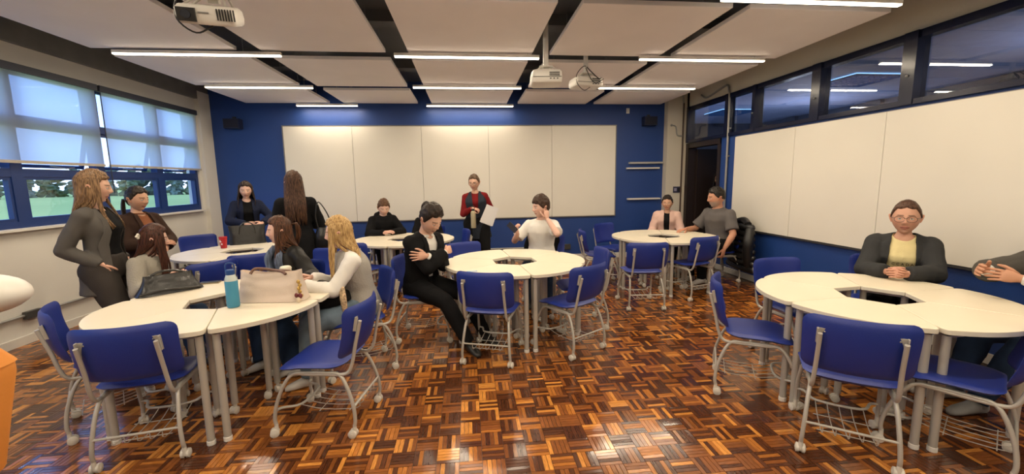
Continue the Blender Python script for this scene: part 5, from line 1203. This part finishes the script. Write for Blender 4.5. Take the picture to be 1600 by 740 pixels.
# blue drinking bottle
o = thing('water_bottle', 'tall turquoise water bottle with blue loop lid beside the cream tote bag', 'bottle', (-1.66, 3.03, TZ), rad(20))
m = MB(); m.tube([(0,0,0),(0,0,0.004),(0,0,0.015),(0,0,0.185),(0,0,0.19)], [0.034,0.038,0.040,0.040,0.038], 28); m.obj('sleeve', mat('bottle_teal', (0.045,0.24,0.38), 0.5), o, 40)
m = MB(); m.tube([(0,0,0.188),(0,0,0.205),(0,0,0.225),(0,0,0.236)], [0.0385,0.0375,0.030,0.026], 28); m.obj('shoulder', mat('bottle_clear', (0.50,0.56,0.55), 0.15), o, 40)
m = MB(); m.tube([(0,0,0.232),(0,0,0.24),(0,0,0.262),(0,0,0.267)], [0.028,0.030,0.029,0.024], 24); lid = m.obj('lid', mat('lid_navy', (0.015,0.06,0.22), 0.3), o, 40)
m = MB(); m.tube([(-0.024,0,0.25),(-0.026,0,0.29),(-0.016,0,0.312),(0.016,0,0.312),(0.026,0,0.29),(0.024,0,0.25)], 0.0045, 8, 4); m.obj('carry_loop', mat('lid_navy', (0.015,0.06,0.22), 0.3), lid)
# cream tote bag
def soft_bag(loc, rz, W_, D_, Hh, m_, label, name='tote_bag', cat='bag', top_f=0.25, sag=0.0, seed=1, nx=26, nz=14, flare=0.0, amp=0.010):
    o = thing(name, label, cat, loc, rz); mb = MB(); n = 44; rings = []
    for j in range(nz+1):
        t = j/nz; dd = D_*((1-t)*1.0+t*top_f); ww = W_*(1-0.05*math.sin(t*PI)+flare*t)
        vs = []
        for i_ in range(n):
            a = 2*PI*i_/n; e = 0.45; ca, sa = math.cos(a), math.sin(a)
            x = ww/2*math.copysign(abs(ca)**e, ca); y = dd/2*math.copysign(abs(sa)**e, sa)
            z = Hh*t - sag*t*(1-(x/(ww/2))**2)*0.5
            d = noise.noise(V3((x*9, y*9+seed, z*9)))*amp + noise.noise(V3((x*22, seed, z*22)))*amp*0.45
            k = math.sin(min(1, t*1.3+0.15)*PI*0.5); vs.append((x*(1+d*1.5*k), y+math.copysign(d, y)*k*1.2, max(0.002, z+d*k*0.5)))
        rings.append(vs)
    vs = [v for r_ in rings for v in r_]; fs = [(j*n+i_, j*n+(i_+1)%n, (j+1)*n+(i_+1)%n, (j+1)*n+i_) for j in range(nz) for i_ in range(n)]; fs.append(tuple(range(n-1,-1,-1)))
    # inner lining a little below the rim
    inn = [(x*0.96, y*0.8, z-0.03) for x, y, z in rings[-1]]; o_ = len(vs); vs += inn; fs += [(nz*n+i_, nz*n+(i_+1)%n, o_+(i_+1)%n, o_+i_) for i_ in range(n)]; fs.append(tuple(o_+i_ for i_ in range(n)))
    mb.add(vs, fs); mb.obj('bag_body', m_, o, 60); return o
BAGC = mat('cream_canvas', (0.60,0.50,0.42), 0.75, bump=0.3, bscale=250, var=0.05)
LEA = mat('brown_leather', (0.14,0.07,0.045), 0.5)
bg_ = soft_bag((-1.46,3.19,TZ), rad(-6), 0.50, 0.19, 0.225, BAGC, 'slumped cream canvas tote bag with brown leather straps on the table', top_f=0.30, sag=0.045, flare=-0.12, amp=0.022, seed=3)
m = MB(); m.tube([(-0.13,-0.045,0.205),(-0.11,-0.02,0.235),(-0.05,0.0,0.232),(0.03,-0.01,0.222),(0.10,-0.035,0.215),(0.13,-0.05,0.20)], [0.010,0.011,0.010,0.010,0.011,0.010], 8, 5); m.obj('strap', LEA, bg_)
m = MB(); m.tube([(-0.12,0.05,0.19),(-0.1,0.06,0.215),(0.0,0.07,0.205),(0.1,0.06,0.2),(0.13,0.05,0.18)], 0.010, 8, 5); m.obj('strap', LEA, bg_)
m = MB()
for q in range(5): m.sphere((0.235+0.008*math.sin(q*2), -0.075-0.008*math.cos(q), 0.15-q*0.026), (0.014,0.011,0.014), 10, 8)
m.obj('gold_charm', mat('charm_gold', (0.55,0.36,0.10), 0.35, metal=0.7), bg_)
m = MB(); m.sphere((0.25,-0.10,0.05), (0.016,0.012,0.02), 10, 8); m.sphere((0.225,-0.105,0.055), (0.014,0.01,0.018), 10, 8); m.obj('red_charm', mat('charm_red', (0.12,0.012,0.018), 0.4), bg_)
m = MB(); m.sphere((0.24,-0.11,0.022), (0.018,0.012,0.02), 10, 8); m.obj('beige_charm', mat('charm_beige', (0.6,0.5,0.36), 0.5), bg_)
# cream cup between tote and brunette
o = thing('tumbler', 'cream lidded tumbler standing behind the tote bag', 'cup', (-1.50,3.52,TZ)); m = MB(); m.tube([(0,0,0),(0,0,0.006),(0,0,0.16),(0,0,0.165)], [0.030,0.034,0.043,0.041], 24); m.obj('cup', mat('tumbler_cream', (0.66,0.60,0.46), 0.4), o, 40)
m = MB(); m.tube([(0,0,0.163),(0,0,0.17),(0,0,0.182),(0,0,0.186)], [0.045,0.046,0.040,0.030], 24); m.obj('lid', mat('tumbler_lid', (0.72,0.68,0.56), 0.35), o, 40)
# black handbag
BL = mat('black_leather_shiny', (0.014,0.014,0.014), 0.28, bump=0.3, bscale=25)
bg_ = soft_bag((-2.42,3.56,TZ), rad(46), 0.44, 0.15, 0.15, BL, 'shiny black leather handbag lying in front of the woman in grey sweater', name='handbag', top_f=0.18, sag=0.0, seed=8, flare=-0.30, amp=0.016)
m = MB(); m.tube([(-0.12,0.01,0.14),(-0.06,-0.01,0.175),(0.03,-0.02,0.175),(0.12,0.0,0.14)], 0.009, 8, 5); m.obj('strap', BL, bg_)
m = MB(); m.tube([(0.20,-0.07,0.02),(0.1,-0.10,0.03),(-0.05,-0.10,0.045),(-0.2,-0.06,0.02)], 0.008, 8, 5); m.obj('strap', BL, bg_)
for sx in (-1,1): m = MB(); m.tube([(sx*0.12+0.012*math.cos(a),0.0,0.142+0.012*math.sin(a)) for a in np.linspace(0,2*PI,14)], 0.0025, 6); m.obj('ring', GREYMET, bg_)
o = thing('mobile_phone', 'phone in tan case lying beside the black handbag', 'phone', (-2.27,3.83,TZ), rad(10)); m = MB(); m.box((0,0,0.005), (0.15,0.075,0.009)); m.obj('case', mat('phone_tan', (0.22,0.17,0.10), 0.5), o, None); m = MB(); m.box((0,0,0.0100), (0.142,0.068,0.001)); m.obj('screen', BLACKPL, o, None)
# red cup and black bag on the back corner table
o = thing('paper_cup', 'red paper cup on the back corner table', 'cup', (-3.32,5.98,TZ)); m = MB(); m.tube([(0,0,0),(0,0,0.003),(0,0,0.145)], [0.034,0.036,0.048], 24); cu = m.obj('cup', mat('cup_red', (0.42,0.010,0.018), 0.4), o, 40)
m = MB(); m.tube([(0,0,0.143),(0,0,0.147),(0,0,0.155),(0,0,0.157)], [0.050,0.051,0.049,0.045], 24); m.obj('lid', mat('cup_red', (0.42,0.010,0.018), 0.4), o, 40)
m = MB(); m.box((-0.012,-0.0415,0.10), (0.024,0.004,0.03)); m.box((0.0,-0.041,0.06), (0.018,0.004,0.02)); m.obj('white_print', mat('cup_print', (0.7,0.6,0.6), 0.5), o, None)
bg_ = soft_bag((-3.20,6.38,TZ), rad(26), 0.46, 0.16, 0.27, BL, 'black leather shoulder bag held upright on the back corner table', name='shoulder_bag', top_f=0.35, seed=5, amp=0.006)
for sy in (-1,1): m = MB(); m.tube([(-0.10,sy*0.05,0.15),(-0.08,sy*0.06,0.27),(0,sy*0.05,0.31),(0.08,sy*0.06,0.27),(0.10,sy*0.05,0.15)], 0.006, 8, 5); m.obj('strap', BL, bg_)
# black bag hanging at the side of the woman in the black coat
o = thing('shoulder_bag', 'black shoulder bag hanging at the hip of the woman in black coat', 'bag', (-1.75,5.30,0.82), rad(20)); m = MB(); m.loft([((0,0,0),(0.10,0,0),(0,0.05,0)),((0,0,0.02),(0.13,0,0),(0,0.07,0)),((0,0,0.16),(0.12,0,0),(0,0.065,0)),((0,0,0.25),(0.09,0,0),(0,0.03,0))], 18); m.obj('bag_body', BL, o, 60)
m = MB(); m.tube([(-0.08,0,0.23),(-0.10,0,0.40),(-0.06,0,0.56),(0.03,0,0.42),(0.08,0,0.23)], 0.007, 8, 5); m.obj('strap', BL, o)
# bag and scarf in the blonde's lap
o = thing('lap_bag', 'black bag lying in the lap of the blonde woman', 'bag', (-1.17,3.46,0.63), rad(20)); m = MB(); m.loft([((0,0,-0.02),(0.14,0,0),(0,0.08,0)),((0,0,0.02),(0.19,0,0),(0,0.11,0)),((0,0,0.08),(0.17,0,0),(0,0.09,0)),((0,0,0.12),(0.10,0,0),(0,0.05,0))], 18); m.obj('bag_body', BLK, o, 60)
m = MB(); m.tube([(-0.12,-0.02,0.10),(-0.05,-0.05,0.20),(0.08,-0.04,0.14)], 0.008, 8, 5); m.obj('strap', BL, o)
o = thing('scarf', 'leopard-patterned scarf hanging over the black lap bag', 'scarf', (-1.02,3.37,0.72), rad(20)); m = MB(); m.tube([(0.0,0.03,0.06),(0.0,-0.02,0.04),(0.0,-0.045,-0.03),(0.005,-0.05,-0.10),(0.0,-0.048,-0.15)], [0.012,0.02,0.026,0.022,0.008], 10, 4); m.obj('fabric', mat('leopard_cloth', (0.42,0.30,0.18), 0.8, var=0.7, vscale=55), o, 180)
# flask, papers, phone
P = V3(L11)
o = thing('flask', 'beige steel flask held by the standing woman in the dark vest', 'bottle', (0.08, 6.64, 0.86)); m = MB(); m.tube([(0,0,0),(0,0,0.004),(0,0,0.24),(0,0,0.262),(0,0,0.275)], [0.036,0.040,0.040,0.034,0.024], 20); m.obj('body', mat('flask_beige', (0.36,0.31,0.20), 0.4, metal=0.2), o, 40)
m = MB(); m.cyl((0,0,0.272), (0,0,0.305), 0.022, 0.020); m.obj('cap', BLACKPL, o, 40); m = MB(); m.tube([(-0.018,0,0.295),(-0.02,0,0.335),(0.0,0,0.345),(0.02,0,0.335),(0.018,0,0.295)], 0.005, 8, 3); m.obj('carry_loop', BLACKPL, o)
o = thing('papers', 'white sheets of paper held by the standing woman in the dark vest', 'paper', (0.33,6.60,1.06), 0); PAP = mat('paper_white', (0.72,0.71,0.70), 0.7)
for q in range(3): m = MB(); m.box((q*0.004,-q*0.004,0), (0.20,0.0015,0.30), M=Matrix.Rotation(rad(24-q*2), 3, 'Y')); m.obj('sheet', PAP, o, None)
o = thing('mobile_phone', 'dark phone held up by the young man in the white tee', 'phone', (0.545,5.15,1.02), rad(-25)); Mx = Matrix.Rotation(rad(-48), 3, 'Y'); m = MB(); m.box((0,0,0), (0.070,0.009,0.14), M=Mx); m.obj('case', mat('phone_case_dark', (0.02,0.02,0.035), 0.35), o, None); m = MB(); m.box(Mx@V3((0,0.005,0)), (0.068,0.001,0.142), M=Mx); m.obj('screen', mat('phone_screen', (0.05,0.06,0.08), 0.1), o, None); m = MB(); m.cyl(Mx@V3((0.02,-0.0045,0.055)), Mx@V3((0.02,-0.007,0.055)), 0.008); m.obj('camera_lens', BLACKPL, o)
# device in the opening of the centre ring
o = thing('socket_tower', 'grey floor socket box standing in the opening of the centre tables', 'socket box', (0.47,4.36,0.0)); m = MB(); m.cyl((0,0,0.0), (0,0,0.55), 0.03); m.obj('post', GREYMET, o); m = MB(); m.box((0,0,0.60), (0.24,0.12,0.10)); m.obj('box', mat('socket_grey', (0.45,0.44,0.40), 0.5), o, None)
for x in (-0.07,0.0,0.07): m = MB(); m.box((x,-0.062,0.605), (0.035,0.006,0.035)); m.obj('outlet', BLACKPL, o, None)
o = thing('card', 'small light blue card on the centre table behind the chair', 'card', (0.02,3.90,TZ), rad(8)); m = MB(); m.box((0,0,0.001), (0.10,0.035,0.0015)); m.obj('sheet', mat('card_blue', (0.16,0.38,0.62), 0.5), o, None); m = MB(); m.box((0.01,0.0,0.0022), (0.05,0.012,0.0004)); m.obj('print', mat('card_print', (0.6,0.7,0.8), 0.5), o, None)
# coats on chairs
PUF = mat('puffer_black', (0.008,0.008,0.009), 0.38, bump=0.15, bscale=30)
o = thing('puffer_jacket', 'black quilted puffer jacket hung over the chair behind the man in grey', 'jacket', (4.15,5.90,0), rad(-8))
for q in range(8):
    z = 0.86-q*0.088; w_ = 0.31+0.014*q; m = MB(); m.loft([((0,0,z-0.045),(0.055,0,0),(0,w_*0.92,0)),((0,0,z-0.03),(0.085,0,0),(0,w_,0)),((0,0,z),(0.10,0,0),(0,w_*1.03,0)),((0,0,z+0.03),(0.085,0,0),(0,w_,0)),((0,0,z+0.045),(0.055,0,0),(0,w_*0.92,0))], 22); m.obj('quilted_band', PUF, o, 60)
m = MB(); m.tube([(-0.02,-0.26,0.84),(-0.06,-0.31,0.65),(-0.05,-0.30,0.42),(-0.02,-0.28,0.28)], [0.06,0.075,0.07,0.05], 12, 4); m.obj('sleeve', PUF, o, 60)
m = MB(); m.tube([(-0.02,0.2,0.90),(0.02,0.0,0.95),(-0.02,-0.2,0.90)], 0.05, 12, 4); m.obj('collar', PUF, o, 60)
o = thing('black_jacket', 'black jacket hung over the chair behind the young man in white', 'jacket', (1.08,5.78,0), rad(68)); 
mb = MB(); mb.loft([((0,0,0.40),(0.03,0,0),(0,0.24,0)),((0,0,0.55),(0.05,0,0),(0,0.26,0)),((0,0,0.78),(0.055,0,0),(0,0.25,0)),((0,0,0.86),(0.04,0,0),(0,0.2,0)),((0,0,0.89),(0.02,0,0),(0,0.15,0))], 22)
me = remesh(mb, 0.014, 2, 0.012, 8); me.materials.append(BLK); link('fabric', me, o); m = MB(); m.tube([(0.02,0.20,0.84),(0.05,0.27,0.66),(0.04,0.27,0.45)], [0.05,0.055,0.045], 12, 4); m.obj('sleeve', BLK, o, 60)
# at the window-side edge of the frame, close to us
o = thing('side_table', 'white side table under the orange bag, mostly beyond the frame edge', 'table', (-1.92,1.22,0)); m = MB(); m.box((-0.1,0,0.735), (0.8,0.6,0.03)); m.obj('tabletop', TTOP, o, None)
for x in (-0.46,0.26):
    for y in (-0.26,0.26): m = MB(); m.cyl((x,y,0), (x,y,0.72), 0.02); m.obj('leg', CHFRAME, o)
ORG = mat('orange_paper', (0.72,0.27,0.045), 0.7, bump=0.1, bscale=60)
o = thing('paper_bag', 'orange paper bag with folded top at the window-side frame edge', 'bag', (-1.58,1.24,0.751), rad(6))
m = MB(); rg = []
for z, a, b_ in ((0,0.155,0.10),(0.01,0.16,0.105),(0.30,0.215,0.13),(0.335,0.222,0.12),(0.345,0.218,0.115)): rg.append(((0,0,z),(a,0,0),(0,b_,0)))
vs = []; n = 28
for c_, u_, v_ in rg:
    for q in range(n):
        a = 2*PI*q/n; vs.append((u_[0]*math.copysign(abs(math.cos(a))**0.35, math.cos(a)), v_[1]*math.copysign(abs(math.sin(a))**0.35, math.sin(a)), c_[2]))
fs = [(k*n+q, k*n+(q+1)%n, (k+1)*n+(q+1)%n, (k+1)*n+q) for k in range(4) for q in range(n)]+[tuple(range(n-1,-1,-1)), tuple(4*n+q for q in range(n))]
m.add(vs, fs); m.obj('bag_body', ORG, o, 50)
vs = []
for z, a, b_ in ((0.335,0.226,0.124),(0.345,0.222,0.118),(0.43,0.200,0.05),(0.445,0.190,0.02)):
    for q in range(n):
        a2 = 2*PI*q/n; vs.append((a*math.copysign(abs(math.cos(a2))**0.35, math.cos(a2)), b_*math.copysign(abs(math.sin(a2))**0.35, math.sin(a2)), z))
m = MB(); m.add(vs, [(k*n+q, k*n+(q+1)%n, (k+1)*n+(q+1)%n, (k+1)*n+q) for k in range(3) for q in range(n)]+[tuple(3*n+q for q in range(n))]); m.obj('folded_top', ORG, o, 50)
o = thing('desk_lamp', 'white desk lamp head above the orange bag at the frame edge', 'lamp', (-1.74,1.34,0.751)); m = MB(); m.tube([(0,0,0),(0,0,0.004),(0,0,0.02),(0,0,0.025)], [0.08,0.085,0.08,0.02], 24); m.obj('base', WHITEPL, o)
m = MB(); m.tube([(0,0,0.02),(-0.05,0,0.35),(0.05,-0.02,0.58),(0.28,-0.06,0.60)], 0.009, 8, 5); m.obj('arm', WHITEPL, o); m = MB(); m.sphere((0.38,-0.08,0.560), (0.13,0.09,0.058), 24, 14); m.obj('lamp_shade', WHITEPL, o, 180)
